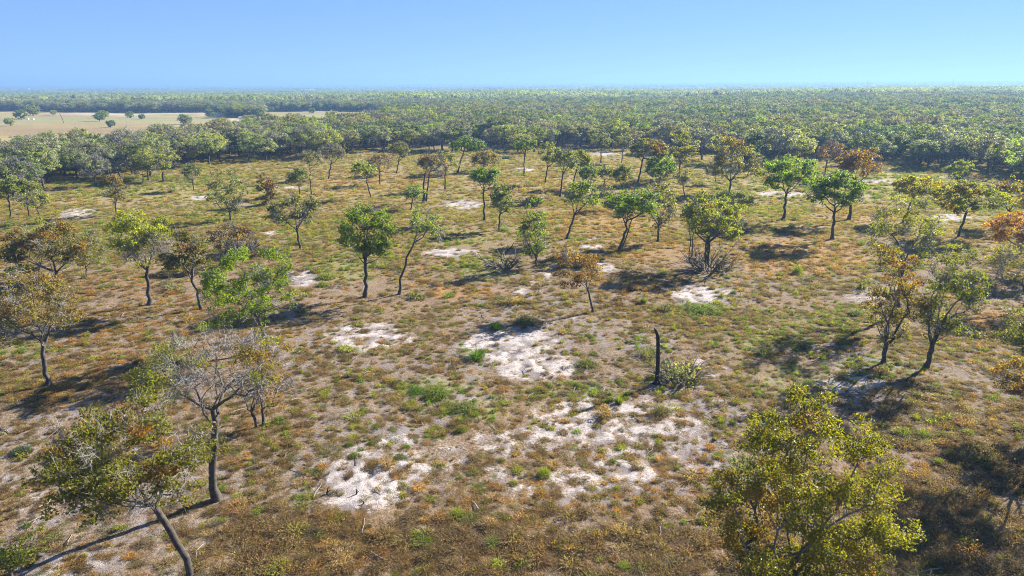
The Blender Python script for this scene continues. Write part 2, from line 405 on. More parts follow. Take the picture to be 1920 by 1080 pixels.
# ------------------------------------------------------------------ haze
if HAZE_DENSITY > 0:
    xs, y0, y1, za, zb = 13500.0, -55.0, 14500.0, -12.0, 84.0
    V = np.array([(sx, yy, zz) for zz in (za, zb) for yy in (y0, y1) for sx in (-xs, xs)])
    Q = [(0, 2, 3, 1), (4, 5, 7, 6), (0, 1, 5, 4), (2, 6, 7, 3), (0, 4, 6, 2), (1, 3, 7, 5)]
    mt, nt, out = new_mat('haze_air')
    pv = N(nt, 'ShaderNodeVolumePrincipled'); pv.inputs['Density'].default_value = HAZE_DENSITY
    pv.inputs['Color'].default_value = (0.24, 0.43, 0.74, 1); pv.inputs['Anisotropy'].default_value = 0.2
    nt.links.new(pv.outputs[0], out.inputs['Volume'])
    hz = mesh_ob('haze', fast_mesh('haze', V, quads=Q), mt); tag(hz, kind='stuff'); hz.display_type = 'WIRE'

# ------------------------------------------------------------------ tree builder
def tube_chains(chains, radii, sides):
    """chains: list of (n,3) arrays, radii: list of (n,) arrays -> verts, quads, lichen"""
    Vs, Qs, Ls = [], [], []; off = 0
    for P, R, S in zip(chains, radii, sides):
        n = len(P)
        T = np.gradient(P, axis=0); T /= np.maximum(np.linalg.norm(T, axis=1, keepdims=True), 1e-6)
        ref = np.array([0.3, 0.2, 1.0]) if abs(T[0][2]) < 0.8 else np.array([1.0, 0.1, 0])
        A = np.cross(T, ref); A /= np.maximum(np.linalg.norm(A, axis=1, keepdims=True), 1e-6)
        B = np.cross(T, A)
        ph = np.arange(S) / S * 2 * np.pi
        ring = P[:, None, :] + R[:, None, None] * (np.cos(ph)[None, :, None] * A[:, None, :] + np.sin(ph)[None, :, None] * B[:, None, :])
        Vs.append(ring.reshape(-1, 3))
        i = np.arange(n - 1)[:, None] * S; k = np.arange(S)[None, :]; k2 = (k + 1) % S
        q = np.stack([i + k, i + k2, i + S + k2, i + S + k], -1).reshape(-1, 4) + off
        Qs.append(q); Ls.append(np.repeat(np.clip(1.15 - R / 0.07, 0, 1), S)); off += n * S
    return np.concatenate(Vs), np.concatenate(Qs), np.concatenate(Ls)

def rhombi(C, Nn, size, rng, aspect=0.6):
    n = len(C)
    a = rng.normal(size=(n, 3)); a -= (a * Nn).sum(1, keepdims=True) * Nn
    a /= np.maximum(np.linalg.norm(a, axis=1, keepdims=True), 1e-6)
    b = np.cross(Nn, a)
    s = size[:, None]
    V = np.stack([C - a * s * .5, C + b * s * .5 * aspect + Nn * s * .12, C + a * s * .5, C - b * s * .5 * aspect + Nn * s * .12], 1).reshape(-1, 3)
    q = np.arange(n * 4).reshape(n, 4)
    return V, q

def grow(seed, C, rad, base_r, leaf=0.2, leaf_area=1.0, bare=0.12, twig_w=0.02, twig_n=10, bend=0.0, bend_dir=0.0, fork=0.12, aut=0.0, aut_dir=None, stems=1, max_clumps=95, lean_low=False, flat_bottom=0.45, greybottom=0.3, rc_mul=1.0, limbs=4, leafside=None, core=.32, dome=0.0, uneven=1.0):
    rng = np.random.default_rng(seed)
    C = np.array(C, float); rad = np.array(rad, float)
    S = 4 * np.pi * (((rad[0] * rad[1]) ** 1.6 + (rad[0] * rad[2]) ** 1.6 + (rad[1] * rad[2]) ** 1.6) / 3) ** (1 / 1.6)
    rc = rc_mul * min(0.42 + 0.10 * float(rad.min()), 0.85)
    n = int(np.clip(S * 0.74 / (np.pi * rc * rc), 9, max_clumps))
    # lobes make the outline uneven
    K = 7
    ld = rng.normal(size=(K, 3)); ld[:, 2] = np.abs(ld[:, 2]) * .8 - .15; ld /= np.linalg.norm(ld, axis=1, keepdims=True)
    lg = rng.uniform(1 - .38 * uneven, 1 + .2 * uneven, K)
    d = rng.normal(size=(n * 3, 3)); d /= np.linalg.norm(d, axis=1, keepdims=True)
    d = d[d[:, 2] > -flat_bottom - rng.uniform(0, .35, len(d))][:n]
    w = np.exp(7 * (d @ ld.T)); g = (w * lg).sum(1) / w.sum(1)
    rr = g * rng.uniform(core, 1.0, len(d)) ** .45
    P = C + d * rr[:, None] * np.maximum(rad * 1.06 - rc * .42, rad * .5)
    n = len(P)
    # trunk
    zf = max(C[2] - rad[2] * (1 - fork * 2), C[2] * .35, 0.5)
    nodes = []; par = []; chains = []; chain_nodes = []
    def add_chain(start, pts):
        ids = [start] if start is not None else []
        p = start if start is not None else -1
        for q in pts:
            nodes.append(np.array(q)); par.append(p); p = len(nodes) - 1; ids.append(p)
        chain_nodes.append(ids); return p
    bd = np.array([math.cos(bend_dir), math.sin(bend_dir), 0])
    fork_ids = []
    for s in range(stems):
        off = np.zeros(3) if s == 0 else np.array([rng.uniform(-.5, .5), rng.uniform(-.3, .3), 0])
        F = np.array([C[0] * .75 * (zf / max(C[2], .1)) ** .8, C[1] * .75 * (zf / max(C[2], .1)) ** .8, zf]) + off * 1.6
        ts = np.linspace(0, 1, 8)
        wob = rng.normal(size=(8, 3)) * 0.016 * zf; wob[0] = 0; wob[:, 2] = 0
        tr = [F * t + off * (1 - t) + bd * bend * zf * math.sin(math.pi * t) + wob[i] for i, t in enumerate(ts)]
        tr[0] = off - np.array([0, 0, 0.12])
        e = add_chain(None, tr)
        top = C + np.array([rng.uniform(-.2, .2) * rad[0], rng.uniform(-.2, .2) * rad[1], rad[2] * rng.uniform(.25, .5)])
        up = [F + (top - F) * t + rng.normal(size=3) * .05 * rad[2] for t in (.25, .5, .75, 1.0)]
        fork_ids.append(e - 2); add_chain(e, up)
        nl_ = limbs if stems == 1 else 2
        a0 = rng.uniform(0, 6.28)
        for k in range(nl_):
            a_ = a0 + 6.283 * k / nl_ + rng.uniform(-.4, .4)
            tgt = C + np.array([math.cos(a_) * rad[0] * .62, math.sin(a_) * rad[1] * .62, rad[2] * rng.uniform(-.15, .35)])
            j0 = e - int(rng.integers(0, 2)); s0 = np.array(nodes[j0]); L_ = np.linalg.norm(tgt - s0)
            sd_ = rng.normal(size=3) * .08 * L_
            add_chain(j0, [s0 + (tgt - s0) * t + sd_ * math.sin(math.pi * t) - np.array([0, 0, .06 * L_ * math.sin(math.pi * t)]) + rng.normal(size=3) * .025 * L_ for t in (.25, .5, .75, 1.0)])
    order = np.argsort(np.linalg.norm((P - nodes[fork_ids[0]]) / rad, axis=1))
    kmin = min(fork_ids)
    for i in order:
        p = P[i]; A = np.array(nodes)
        dd = np.linalg.norm(A - p, axis=1) + 1.3 * np.maximum(0, A[:, 2] - p[2] + .1 * rad[2])
        for f in fork_ids: dd[max(0, f - 5):f] += 50
        j = int(np.argmin(dd)); a = A[j]; L = np.linalg.norm(p - a)
        m_ = 2 if L < 1.2 else (3 if L < 2.5 else 4)
        pts = []
        side = rng.normal(size=3) * .09 * L
        for k in range(1, m_ + 1):
            t = k / m_
            q = a + (p - a) * t
            if k < m_: q = q + side * math.sin(math.pi * t) + np.array([0, 0, .10 * L * math.sin(math.pi * t)]) + rng.normal(size=3) * .03 * L
            pts.append(q)
        add_chain(j, pts)
    A = np.array(nodes); cnt = np.ones(len(A)) * .35
    for i in range(len(A) - 1, -1, -1):
        if par[i] >= 0: cnt[par[i]] += cnt[i]
    tot = cnt[0] if stems == 1 else cnt.max()
    R = np.maximum(base_r * (cnt / tot) ** .5 * np.clip(1.06 - .05 * A[:, 2], .7, 1), twig_w * .75)
    ch, ra, sd = [], [], []
    for ids in chain_nodes:
        pts = A[ids]; r = R[ids].copy()
        if ids[0] >= 0 and len(ids) > 1 and par[ids[0]] >= 0: r[0] = min(r[0], r[1] * 1.5)
        if par[ids[0]] < 0: r[0] *= 1.75; r[1] *= 1.12
        ch.append(pts); ra.append(r); sd.append(8 if r[1] > .1 else (5 if r[1] > .04 else 3))
    tv, tq, tl = tube_chains(ch, ra, sd)
    # which clumps carry leaves
    rel = (P - C) / rad
    isbare = rng.uniform(size=n) < np.clip(bare + greybottom * (rel[:, 2] < -.12), 0, .97)
    if leafside is not None:
        lk = np.max([rel @ np.array(v) - th for v, th in leafside], axis=0); isbare = lk + rng.uniform(-.18, .18, n) < 0
    aw = np.zeros(n)
    if aut > 0:
        if aut_dir is None: key = rng.uniform(size=n)
        else: key = (rel @ np.array(aut_dir)) * .5 + rng.uniform(-.3, .3, n); key = np.argsort(np.argsort(key)) / n
        aw = (key > 1 - aut).astype(float) * rng.uniform(.2, .9, n)
    # leaves
    leafy = np.where(~isbare)[0]
    per = leaf_area * 1.5 * np.pi * rc * rc / (leaf * leaf * .3)
    reps = np.maximum((per * rng.uniform(.55, 1.45, len(leafy))).astype(int), 3)
    ci = np.repeat(leafy, reps)
    nl = len(ci)
    dv = rng.normal(size=(nl, 3)); dv /= np.linalg.norm(dv, axis=1, keepdims=True)
    sh = dv * (rng.uniform(size=nl) ** .5)[:, None] * rc * np.array([1.1, 1.1, .7])
    sub = rng.normal(size=(n, 6, 3)) * rc * .55 * np.array([1, 1, .6])
    L = P[ci] + .55 * sh + sub[ci, rng.integers(0, 6, nl)]
    cn = (P - C) / rad; nn = rng.normal(size=(nl, 3)) * (1 - .5 * dome) + np.array([0, 0, .55]) + dv * (.5 + .7 * dome) + cn[ci] * 1.1 * dome; nn /= np.linalg.norm(nn, axis=1, keepdims=True)
    lv, lq = rhombi(L, nn, leaf * rng.uniform(.7, 1.35, nl), rng)
    tint = np.clip(rng.normal(.5, .22, nl) + rng.normal(0, .16, n)[ci], 0, 1)
    a_leaf = np.clip(aw[ci] + (rng.uniform(size=nl) < .05 + .12 * aut) * .8 * (aut > 0), 0, 1)
    # bare twigs: two-piece tapered strips
    tn = np.where(isbare, twig_n * 2.2, twig_n).astype(int)
    ti = np.repeat(np.arange(n), tn); nt_ = len(ti)
    d1 = rng.normal(size=(nt_, 3)) + (P[ti] - C) / np.maximum(np.linalg.norm(P[ti] - C, axis=1, keepdims=True), .1) * .7 + np.array([0, 0, .25])
    d1 /= np.linalg.norm(d1, axis=1, keepdims=True)
    ln = rc * rng.uniform(.5, 1.35, nt_)[:, None]
    st = P[ti] + rng.normal(size=(nt_, 3)) * rc * .25
    mid = st + d1 * ln * .5
    d2 = d1 + rng.normal(size=(nt_, 3)) * .55; d2 /= np.linalg.norm(d2, axis=1, keepdims=True)
    end = mid + d2 * ln * .5; end2 = mid + (d1 - (d2 - d1) * .9) * ln * .45
    wv = np.cross(d1, rng.normal(size=(nt_, 3))); wv /= np.maximum(np.linalg.norm(wv, axis=1, keepdims=True), 1e-6)
    w_ = twig_w
    gv = np.stack([st - wv * w_ * .5, st + wv * w_ * .5, mid + wv * w_ * .4, mid - wv * w_ * .4, end, end2], 1).reshape(-1, 3)
    b = np.arange(nt_)[:, None] * 6
    gq = (b + np.array([[0, 1, 2, 3]])).reshape(-1, 4)
    gt = np.concatenate([b + np.array([[3, 2, 4]]), b + np.array([[3, 2, 5]])]).reshape(-1, 3)
    return dict(trunk=(tv, tq, tl), leaf=(lv, lq, tint, a_leaf), twig=(gv, gq, gt))

def tree_meshes(g):
    tm = fast_mesh('trunk', g['trunk'][0], quads=g['trunk'][1], smooth=True); add_attr(tm, 'lichen', 'FLOAT', 'POINT', g['trunk'][2])
    lm = None
    if len(g['leaf'][1]):
        lm = fast_mesh('crown', g['leaf'][0], quads=g['leaf'][1])
        add_attr(lm, 'tint', 'FLOAT', 'FACE', g['leaf'][2]); add_attr(lm, 'autumn', 'FLOAT', 'FACE', g['leaf'][3])
    gm = fast_mesh('twigs', g['twig'][0], quads=g['twig'][1], tris=g['twig'][2])
    return tm, lm, gm

def place_tree(name, loc, g, color, bark=None, rz=0.0):
    root = empty(name, loc, rz)
    tm, lm, gm = tree_meshes(g)
    mesh_ob('trunk', tm, bark or M_BARK, root)
    if lm is not None:
        c = mesh_ob('crown', lm, M_LEAF, root); c.color = (*color, 1)
    mesh_ob('twigs', gm, M_TWIG, root)['kind'] = 'stuff'
    return root

def copy_tree(root, loc, rz, sc, color):
    r = root.copy(); COL.objects.link(r); r.location = loc; r.rotation_euler = (0, 0, rz); r.scale = sc
    for ch in root.children:
        c = ch.copy(); COL.objects.link(c); c.parent = r
        if c.name.startswith('crown'): c.color = (*color, 1)
    return r

CLR = dict(bright=(.20, .232, .012), yellow=(.255, .255, .015), olive=(.155, .15, .03), grey=(.165, .17, .07), green=(.155, .18, .02), dark=(.05, .075, .02),
           brown=(.18, .12, .04), rust=(.25, .13, .03), orange=(.38, .18, .02), light=(.21, .22, .05), gold=(.27, .22, .02))

def T(bx, by, x0, x1, y0, y1, color, label, seed=None, **kw):
    """one open-grown tree: foot at (bx, by) of the photograph, crown spanning x0..x1, y0..y1"""
    if isinstance(color, str): color = tuple(q * 1.12 for q in CLR[color])
    else: color = (min(color[0] * 1.42, .4), min(color[1] * 1.36, .4), color[2] * 1.1)
    P = ground_at(bx, by)
    cx, cyy = (x0 + x1) / 2, (y0 + y1) / 2
    Y = P[1] + kw.pop('dy', 0.0)
    C = on_plane(cx, cyy, Y)
    dep = (C - np.array([0, 0, CAM_Z])) @ f0
    rx = (x1 - x0) / 2 / FPX * dep; hh = (y1 - y0) / 2 / FPX * dep
    rx *= 1.08; hh *= 1.08
    ry = min(max(rx * .92, .5), 3.8)
    dl = abs(math.atan2(CAM_Z - C[2], Y))
    rz = math.sqrt(max(hh ** 2 - (ry * math.sin(dl)) ** 2, (.55 * hh) ** 2)) / math.cos(dl)
    H = C[2] + rz - P[2]
    leaf = kw.pop('leaf', float(np.clip(dep * .0031, .12, .30)))
    tw = float(np.clip(dep * .0005, .014, .04))
    br = .8 * kw.pop('br', 0.0185 * H + .012 * rx)
    name = kw.pop('name', 'oak_tree'); bark = kw.pop('bark', None); grp = kw.pop('group', None); cat = kw.pop('cat', 'tree')
    kw.setdefault('dome', float(np.clip((dep - 50) / 130, 0, .8)))
    g = grow(seed or int(bx * 7 + by * 13), C - P, (rx, ry, rz), br, leaf=leaf, twig_w=tw, **kw)
    root = place_tree(name, P, g, color, bark)
    tag(root, label, cat, grp)
    return root

R_, L_, U_ = (1, 0, 0), (-1, 0, 0), (0, 0, 1)
# ---- nearest trees
T(1436, 1165, 1350, 1672, 738, 1130, (.128, .122, .010), 'large yellow-tipped oak with glossy leaves, cut by the bottom edge at lower right', leaf=.105, leaf_area=.8, bare=.04, twig_n=10, aut=.13, core=.06, uneven=.2, seed=7, max_clumps=300, greybottom=.05, flat_bottom=.9, rc_mul=.85)
T(362, 1120, 62, 392, 748, 992, (.115, .115, .016), 'broad olive oak with leaning trunk, cut by the bottom edge at lower left', leaf=.125, leaf_area=.7, bare=.2, twig_n=20, core=.1, aut=.12, bend=.10, bend_dir=0.3, max_clumps=130, flat_bottom=.7, rc_mul=.8, br=.185)
T(408, 937, 268, 535, 622, 782, (.14, .15, .02), 'half bare oak with forked dark trunk and grey twigs behind the leaning oak', leaf=.125, leaf_area=.6, leafside=[((-1, 0, -.35), .42), ((.7, 0, .45), .60)], twig_n=24, aut=.34, aut_dir=(1, 0, .25), max_clumps=120, br=.235, limbs=5, fork=.02)
T(495, 797, 438, 535, 648, 775, (.17, .10, .03), 'small rusty brown two-stemmed oak beside the half bare oak', leaf=.13, leaf_area=.38, bare=.3, aut=.6, aut_dir=(.5, 0, .8), stems=2, flat_bottom=.9)
T(503, 657, 382, 542, 466, 604, (.125, .168, .012), 'bright green oak with a full crown standing behind the half bare oak', leaf_area=.8, bare=.12, twig_n=18, greybottom=.45, max_clumps=110, flat_bottom=.6)
T(90, 723, 0, 138, 512, 655, (.14, .115, .035), 'brownish olive oak with slender straight trunk near the left edge', leaf_area=.6, bare=.22, twig_n=20, aut=.15, max_clumps=100)
T(1657, 680, 1624, 1716, 466, 664, (.125, .105, .016), 'tall narrow oak with orange leaves, left of a leafy olive oak at right', leaf_area=.5, bare=.15, aut=.34, aut_dir=U_, flat_bottom=1, greybottom=0, fork=.03)
T(1737, 690, 1712, 1832, 452, 655, (.10, .11, .018), 'tall olive oak with bare grey upper limbs beside the narrow orange-leaved oak', leaf_area=.52, bare=.22, twig_n=16, flat_bottom=1, greybottom=0, fork=.05, aut=.06)
T(1683, 595, 1630, 1762, 372, 505, (.135, .14, .03), 'sparse crooked oak with pale trunk behind the narrow orange-leaved oak', leaf_area=.45, bare=.25, twig_n=14, flat_bottom=.8)
T(1921, 577, 1858, 1975, 448, 548, (.15, .135, .03), 'gnarled thinly leaved oak leaning out at the right edge', leaf_area=.42, bare=.3, twig_n=18, bend=.05)
T(1930, 512, 1858, 1996, 398, 470, 'orange', 'vivid orange oak at the right edge behind the gnarled oak', leaf_area=.85, bare=.05, aut=.6)
T(1985, 815, 1868, 2060, 668, 775, (.13, .105, .025), 'brown and olive oak half cut by the right edge above the dark shadow', leaf_area=.6, bare=.2, aut=.25, twig_n=16)
T(28, 1105, -60, 78, 1000, 1090, (.17, .18, .03), 'low yellow-green oak cut by the bottom left corner', leaf=.14, leaf_area=.55, bare=.2, br=.1)
# ---- left middle ground
T(105, 530, 4, 172, 422, 520, (.105, .095, .022), 'spreading dark oak with a long curved limb near the left edge', leaf_area=.85, bare=.12, aut=.22, aut_dir=U_, stems=2, max_clumps=110)
T(162, 521, 132, 190, 438, 505, (.14, .145, .035), 'very slender small oak right beside the spreading dark oak', leaf_area=.4, bare=.3, br=.09)
T(280, 571, 214, 332, 388, 508, (.19, .20, .018), 'tall oak with yellow-green cap above bare grey branches on the left', leaf_area=1.0, bare=.05, twig_n=18, greybottom=.9, flat_bottom=.9, max_clumps=90)
T(379, 580, 300, 388, 428, 528, (.085, .085, .022), 'dark olive oak leaning left behind the bright green oak', leaf_area=.8, bare=.12, aut=.18, aut_dir=U_, greybottom=0)
T(412, 498, 400, 472, 414, 478, (.12, .09, .03), 'small crooked brown oak half hidden behind the bright green oak', leaf_area=.5, bare=.3, twig_n=16, aut=.2)
T(685, 557, 628, 748, 374, 498, (.115, .155, .018), 'upright oak with dense yellow-green top and straight dark trunk left of center', leaf_area=1.0, bare=.08, twig_n=10, greybottom=.15, max_clumps=110, flat_bottom=.75, br=.23)
T(748, 552, 764, 832, 386, 462, (.16, .19, .05), 'thin oak with a strongly bent trunk and sparse light green crown', leaf_area=.45, bare=.2, twig_n=14, bend=-.06, br=.15)
T(563, 466, 500, 597, 366, 432, (.125, .125, .05), 'olive grey oak with rounded crown on a slim trunk left of the upright oak', leaf_area=.75, bare=.18, twig_n=14)
T(1006, 501, 976, 1028, 390, 492, (.11, .14, .022), 'slim sapling-like oak with leaf tufts all along its stem beside the brush pile', leaf_area=.6, bare=.25, flat_bottom=1, fork=.02, greybottom=0, br=.15)
T(1112, 585, 1044, 1132, 462, 545, (.16, .105, .03), 'small rust-brown oak with a thin leaning trunk in mid clearing', leaf_area=.62, bare=.15, aut=.5, br=.12, greybottom=.1)
T(1160, 470, 1138, 1238, 349, 420, (.10, .15, .016), 'bright green fork-trunked oak in the middle of the clearing', leaf_area=.95, bare=.05, stems=2, bend=.03)
T(1233, 453, 1204, 1272, 340, 432, (.15, .145, .055), 'pale grey-olive oak just right of the bright fork-trunked oak', leaf_area=.7, bare=.15, flat_bottom=.9)
T(1325, 503, 1280, 1394, 362, 455, (.16, .175, .02), 'bushy yellow-green oak clump with several thin stems above dark brush', leaf_area=.95, bare=.08, stems=3, flat_bottom=.6, aut=.06, max_clumps=110)
T(1293, 487, 1276, 1312, 372, 425, (.13, .13, .04), 'pair of thin straight stems with a sparse top left of the bushy clump', leaf_area=.45, bare=.3, stems=2, br=.09)
T(1063, 448, 1060, 1128, 338, 402, (.15, .185, .04), 'light green oak leaning right, third tree left of the bushy clump', leaf_area=.7, bare=.1)
T(1468, 412, 1430, 1530, 294, 362, (.125, .185, .014), 'bright green umbrella-crowned oak with tall dark trunk right of center', leaf_area=1.0, bare=.05, greybottom=.25, flat_bottom=.35, br=.24)
T(1560, 449, 1515, 1617, 321, 398, (.10, .145, .016), 'full rounded green oak on a pale trunk, in front of an orange-brown oak', leaf_area=1.05, bare=.04, br=.24)
T(1591, 412, 1560, 1658, 276, 338, (.19, .115, .025), 'orange-brown oak with fine spreading limbs behind the rounded green oak', leaf_area=.6, bare=.18, aut=.3, twig_n=14)
T(1797, 446, 1764, 1880, 339, 404, (.155, .165, .016), 'yellow-green oak with orange upper left crown at right', leaf_area=.95, bare=.05, aut=.22, aut_dir=(-.8, 0, .6))
T(1692, 418, 1680, 1768, 331, 376, (.20, .19, .014), 'golden domed oak on a leaning trunk left of the orange-flecked oak', leaf_area=1.0, bare=.03, aut=.25, aut_dir=(.9, 0, .2))
T(1887, 425, 1860, 1935, 332, 402, (.15, .135, .035), 'olive and orange oak behind the vivid orange oak', leaf_area=.6, bare=.15, aut=.25)
# ---- far half of the clearing
T(20, 410, -14, 46, 332, 372, 'green', 'green oak farthest left in the clearing, on a dark trunk', leaf_area=1.0, bare=.05)
T(55, 406, 24, 76, 335, 375, (.13, .135, .04), 'olive oak standing directly right of the leftmost green oak', leaf_area=.8, bare=.15, twig_n=14)
T(78, 419, 40, 92, 357, 394, (.17, .18, .04), 'small pale yellow-green oak on a thin crooked trunk near the left edge', leaf_area=.7, bare=.15, twig_n=12, br=.12)
T(218, 402, 194, 236, 325, 384, (.14, .115, .035), 'brownish two-tiered oak near the upper left sand patch', leaf_area=.75, bare=.1, flat_bottom=.95, aut=.15, aut_dir=U_)
T(268, 344, 250, 287, 300, 328, (.12, .13, .05), 'small grey-green oak standing just clear of the left woodland', leaf_area=.75, bare=.15)
T(363, 357, 339, 382, 304, 342, (.12, .135, .045), 'slender grey-green oak in the grass before the left woodland', leaf_area=.7, bare=.15, flat_bottom=.9)
T(433, 414, 394, 457, 320, 400, (.13, .135, .035), 'ragged olive oak with tiered tufts right of the yellow-capped oak', leaf_area=.6, bare=.2, flat_bottom=.95, fork=.04)
T(503, 384, 483, 522, 328, 381, (.125, .095, .022), 'compact bronze-brown oak leafy down to the ground', leaf_area=1.1, bare=.03, flat_bottom=1, aut=.3, greybottom=0)
T(562, 366, 539, 580, 315, 350, (.125, .15, .04), 'small light oak beside a tall bare-stemmed oak', leaf_area=.75, bare=.1)
T(584, 364, 560, 602, 281, 312, (.135, .135, .07), 'tall thin grey oak with a high sparse crown', leaf_area=.55, bare=.3, twig_n=16, br=.13)
T(616, 335, 602, 652, 268, 306, (.14, .12, .06), 'grey-brown twiggy oak at the woodland edge left of center', leaf_area=.5, bare=.4, twig_n=20)
T(695, 372, 660, 704, 303, 340, (.16, .18, .03), 'yellow-green oak with a thin trunk leaning left, before a brown oak', leaf_area=.85, bare=.1, twig_n=10)
T(712, 346, 688, 737, 288, 322, (.16, .115, .045), 'brown autumn oak behind the left-leaning yellow-green oak', leaf_area=.6, bare=.2, aut=.3, twig_n=14)
T(744, 326, 730, 772, 265, 304, (.11, .11, .035), 'stout olive oak with a thick trunk near the center woodland', leaf_area=.85, bare=.1)
T(771, 393, 757, 795, 345, 376, (.10, .15, .018), 'slim trunk wrapped in a collar of fresh green leaves', leaf_area=.8, bare=.1, flat_bottom=1, greybottom=0, br=.13)
T(799, 379, 776, 842, 286, 330, (.145, .13, .055), 'grey twiggy oak with russet top on twin curving trunks', leaf_area=.5, bare=.45, twig_n=22, stems=2, aut=.35, aut_dir=U_)
T(835, 355, 816, 856, 282, 318, (.14, .15, .04), 'olive oak with straight dark trunk right of the twin-trunked oak', leaf_area=.7, bare=.2, twig_n=12)
T(858, 324, 846, 906, 256, 290, (.095, .145, .02), 'green flat-crowned oak leaning right near the central woodland edge', leaf_area=.95, bare=.06)
T(905, 322, 880, 938, 280, 318, (.16, .135, .035), 'low tawny oak with slanting stems behind the forked green oak', leaf_area=.7, bare=.15, aut=.2)
T(908, 413, 875, 937, 313, 352, (.10, .155, .018), 'fresh green oak with crown held left of its trunk, beside a smaller olive oak', leaf_area=.95, bare=.06)
T(935, 431, 917, 966, 341, 402, (.10, .12, .03), 'smaller olive green oak beside the fresh green oak', leaf_area=.85, bare=.1, flat_bottom=.9)
T(983, 328, 964, 1004, 260, 288, (.10, .14, .025), 'round green oak on a bare straight trunk beyond mid clearing', leaf_area=.95, bare=.05)
T(1022, 344, 1010, 1052, 268, 312, (.14, .15, .025), 'yellowish oak on a right-leaning trunk, next to the tall green-grey oak', leaf_area=.8, bare=.1)
T(1050, 370, 1034, 1086, 281, 322, (.12, .14, .05), 'tall green-grey oak with long dark trunk near center', leaf_area=.8, bare=.15, twig_n=12)
T(1072, 352, 1068, 1112, 278, 320, (.16, .17, .02), 'gold-tinged oak directly right of the tall green-grey oak', leaf_area=.85, bare=.1, aut=.1, aut_dir=R_)
T(1110, 358, 1082, 1126, 306, 345, (.12, .165, .02), 'low bright oak left of a brown-topped small oak in the dense group', leaf_area=1.0, bare=.05, flat_bottom=.9)
T(1132, 352, 1120, 1152, 310, 340, (.14, .145, .045), 'small muted green oak in the middle of the dense group', leaf_area=.8, bare=.12)
T(1168, 362, 1146, 1188, 305, 348, (.12, .135, .025), 'dark-stemmed oak with gold tips at the right of the dense group', leaf_area=.9, bare=.08, aut=.08)
T(1140, 394, 1118, 1152, 348, 380, (.13, .14, .04), 'thin small oak partly hidden behind the fork-trunked oak', leaf_area=.6, bare=.2, br=.1)
T(1196, 343, 1176, 1250, 258, 300, (.115, .125, .03), 'two-toned oak, dark olive at left and bright orange at right', leaf_area=.9, bare=.08, aut=.42, aut_dir=R_)
T(1237, 344, 1202, 1276, 286, 338, (.12, .175, .018), 'broad dense bright green oak in front of the two-toned oak', leaf_area=1.1, bare=.03, flat_bottom=.8)
T(1272, 334, 1254, 1304, 250, 306, (.17, .17, .02), 'tall yellow oak by the woodland right of the two-toned oak', leaf_area=.9, bare=.08, aut=.08, flat_bottom=.9)
T(1284, 372, 1262, 1292, 316, 350, (.11, .12, .035), 'little dark crooked oak right of the broad bright green oak', leaf_area=.6, bare=.2)
T(1367, 364, 1325, 1422, 268, 346, (.15, .14, .055), 'big tawny grey oak with an open crown and low forking limbs', leaf_area=.75, bare=.14, twig_n=14, aut=.1, aut_dir=U_, max_clumps=110)
T(1343, 346, 1320, 1356, 302, 336, (.13, .125, .06), 'small grey oak tucked against the big tawny oak', leaf_area=.55, bare=.3, twig_n=18)
T(1411, 318, 1396, 1428, 243, 312, (.04, .065, .022), 'tall dark evergreen with narrow crown beside the tawny oak', name='evergreen_tree', leaf_area=1.3, bare=0, flat_bottom=1, greybottom=0)
T(1795, 352, 1772, 1816, 300, 336, (.17, .19, .015), 'small vivid yellow-green oak before the right woodland', leaf_area=1.0, bare=.05)
T(1352, 408, 1322, 1412, 352, 398, (.13, .145, .03), 'loose olive thicket oak behind the bushy yellow-green clump', leaf_area=.6, bare=.15, flat_bottom=.9, stems=2)
T(1545, 330, 1528, 1582, 262, 306, (.17, .105, .045), 'rusty twiggy oak at the woodland edge behind the orange-brown oak', leaf_area=.5, bare=.3, aut=.25, twig_n=16)
T(1165, 306, 1150, 1188, 252, 284, (.12, .12, .05), 'grey-olive oak with dark trunk above the far sand strip', leaf_area=.8, bare=.15, twig_n=12)
T(1127, 306, 1104, 1150, 248, 280, (.11, .12, .05), 'grey-green oak with spreading limbs above the far sand strip', leaf_area=.75, bare=.2, twig_n=12)
_p = ground_at(1865, 985) + np.array([8.8, 6.6, 0]); _q = to_px(_p[0], _p[1], 0.0)
T(float(_q[0]), float(_q[1]), float(_q[0]) - 115, float(_q[0]) + 105, float(_q[1]) - 290, float(_q[1]) - 90, (.12, .12, .03), 'oak just outside the right edge casting the dark shadow at lower right', leaf_area=.7, bare=.1)

# ------------------------------------------------------------------ woodland
rng = np.random.default_rng(77)
PROTO = []
for k in range(8):
    H = [7.6, 8.4, 7.0, 8.8, 6.6, 8.0, 7.4, 8.2][k]; rx = [3.7, 4.0, 3.4, 3.9, 3.2, 3.6, 4.1, 3.0][k]
    rz = H * .36
    g = grow(500 + k, (rng.uniform(-.4, .4), rng.uniform(-.4, .4), H - rz), (rx, rx * .95, rz), .2, leaf=.31, leaf_area=[.95, .85, .95, .8, .9, .55, .9, .85][k], bare=[.1, .15, .08, .2, .1, .5, .12, .12][k],
             twig_w=.05, twig_n=[8, 10, 8, 12, 8, 22, 8, 10][k], max_clumps=70, flat_bottom=.6, aut=0.0, dome=1.0)
    PROTO.append(g)

WOODCLR = [((.225, .245, .10), 'grey-green'), ((.265, .265, .07), 'olive'), ((.24, .30, .045), 'fresh green'), ((.28, .285, .19), 'pale silvery'), ((.245, .22, .145), 'brownish'), ((.13, .17, .065), 'dark green'), ((.31, .30, .06), 'yellowish'), ((.25, .265, .14), 'dull sage')]
WOODP = [.22, .2, .12, .14, .04, .12, .08, .08]

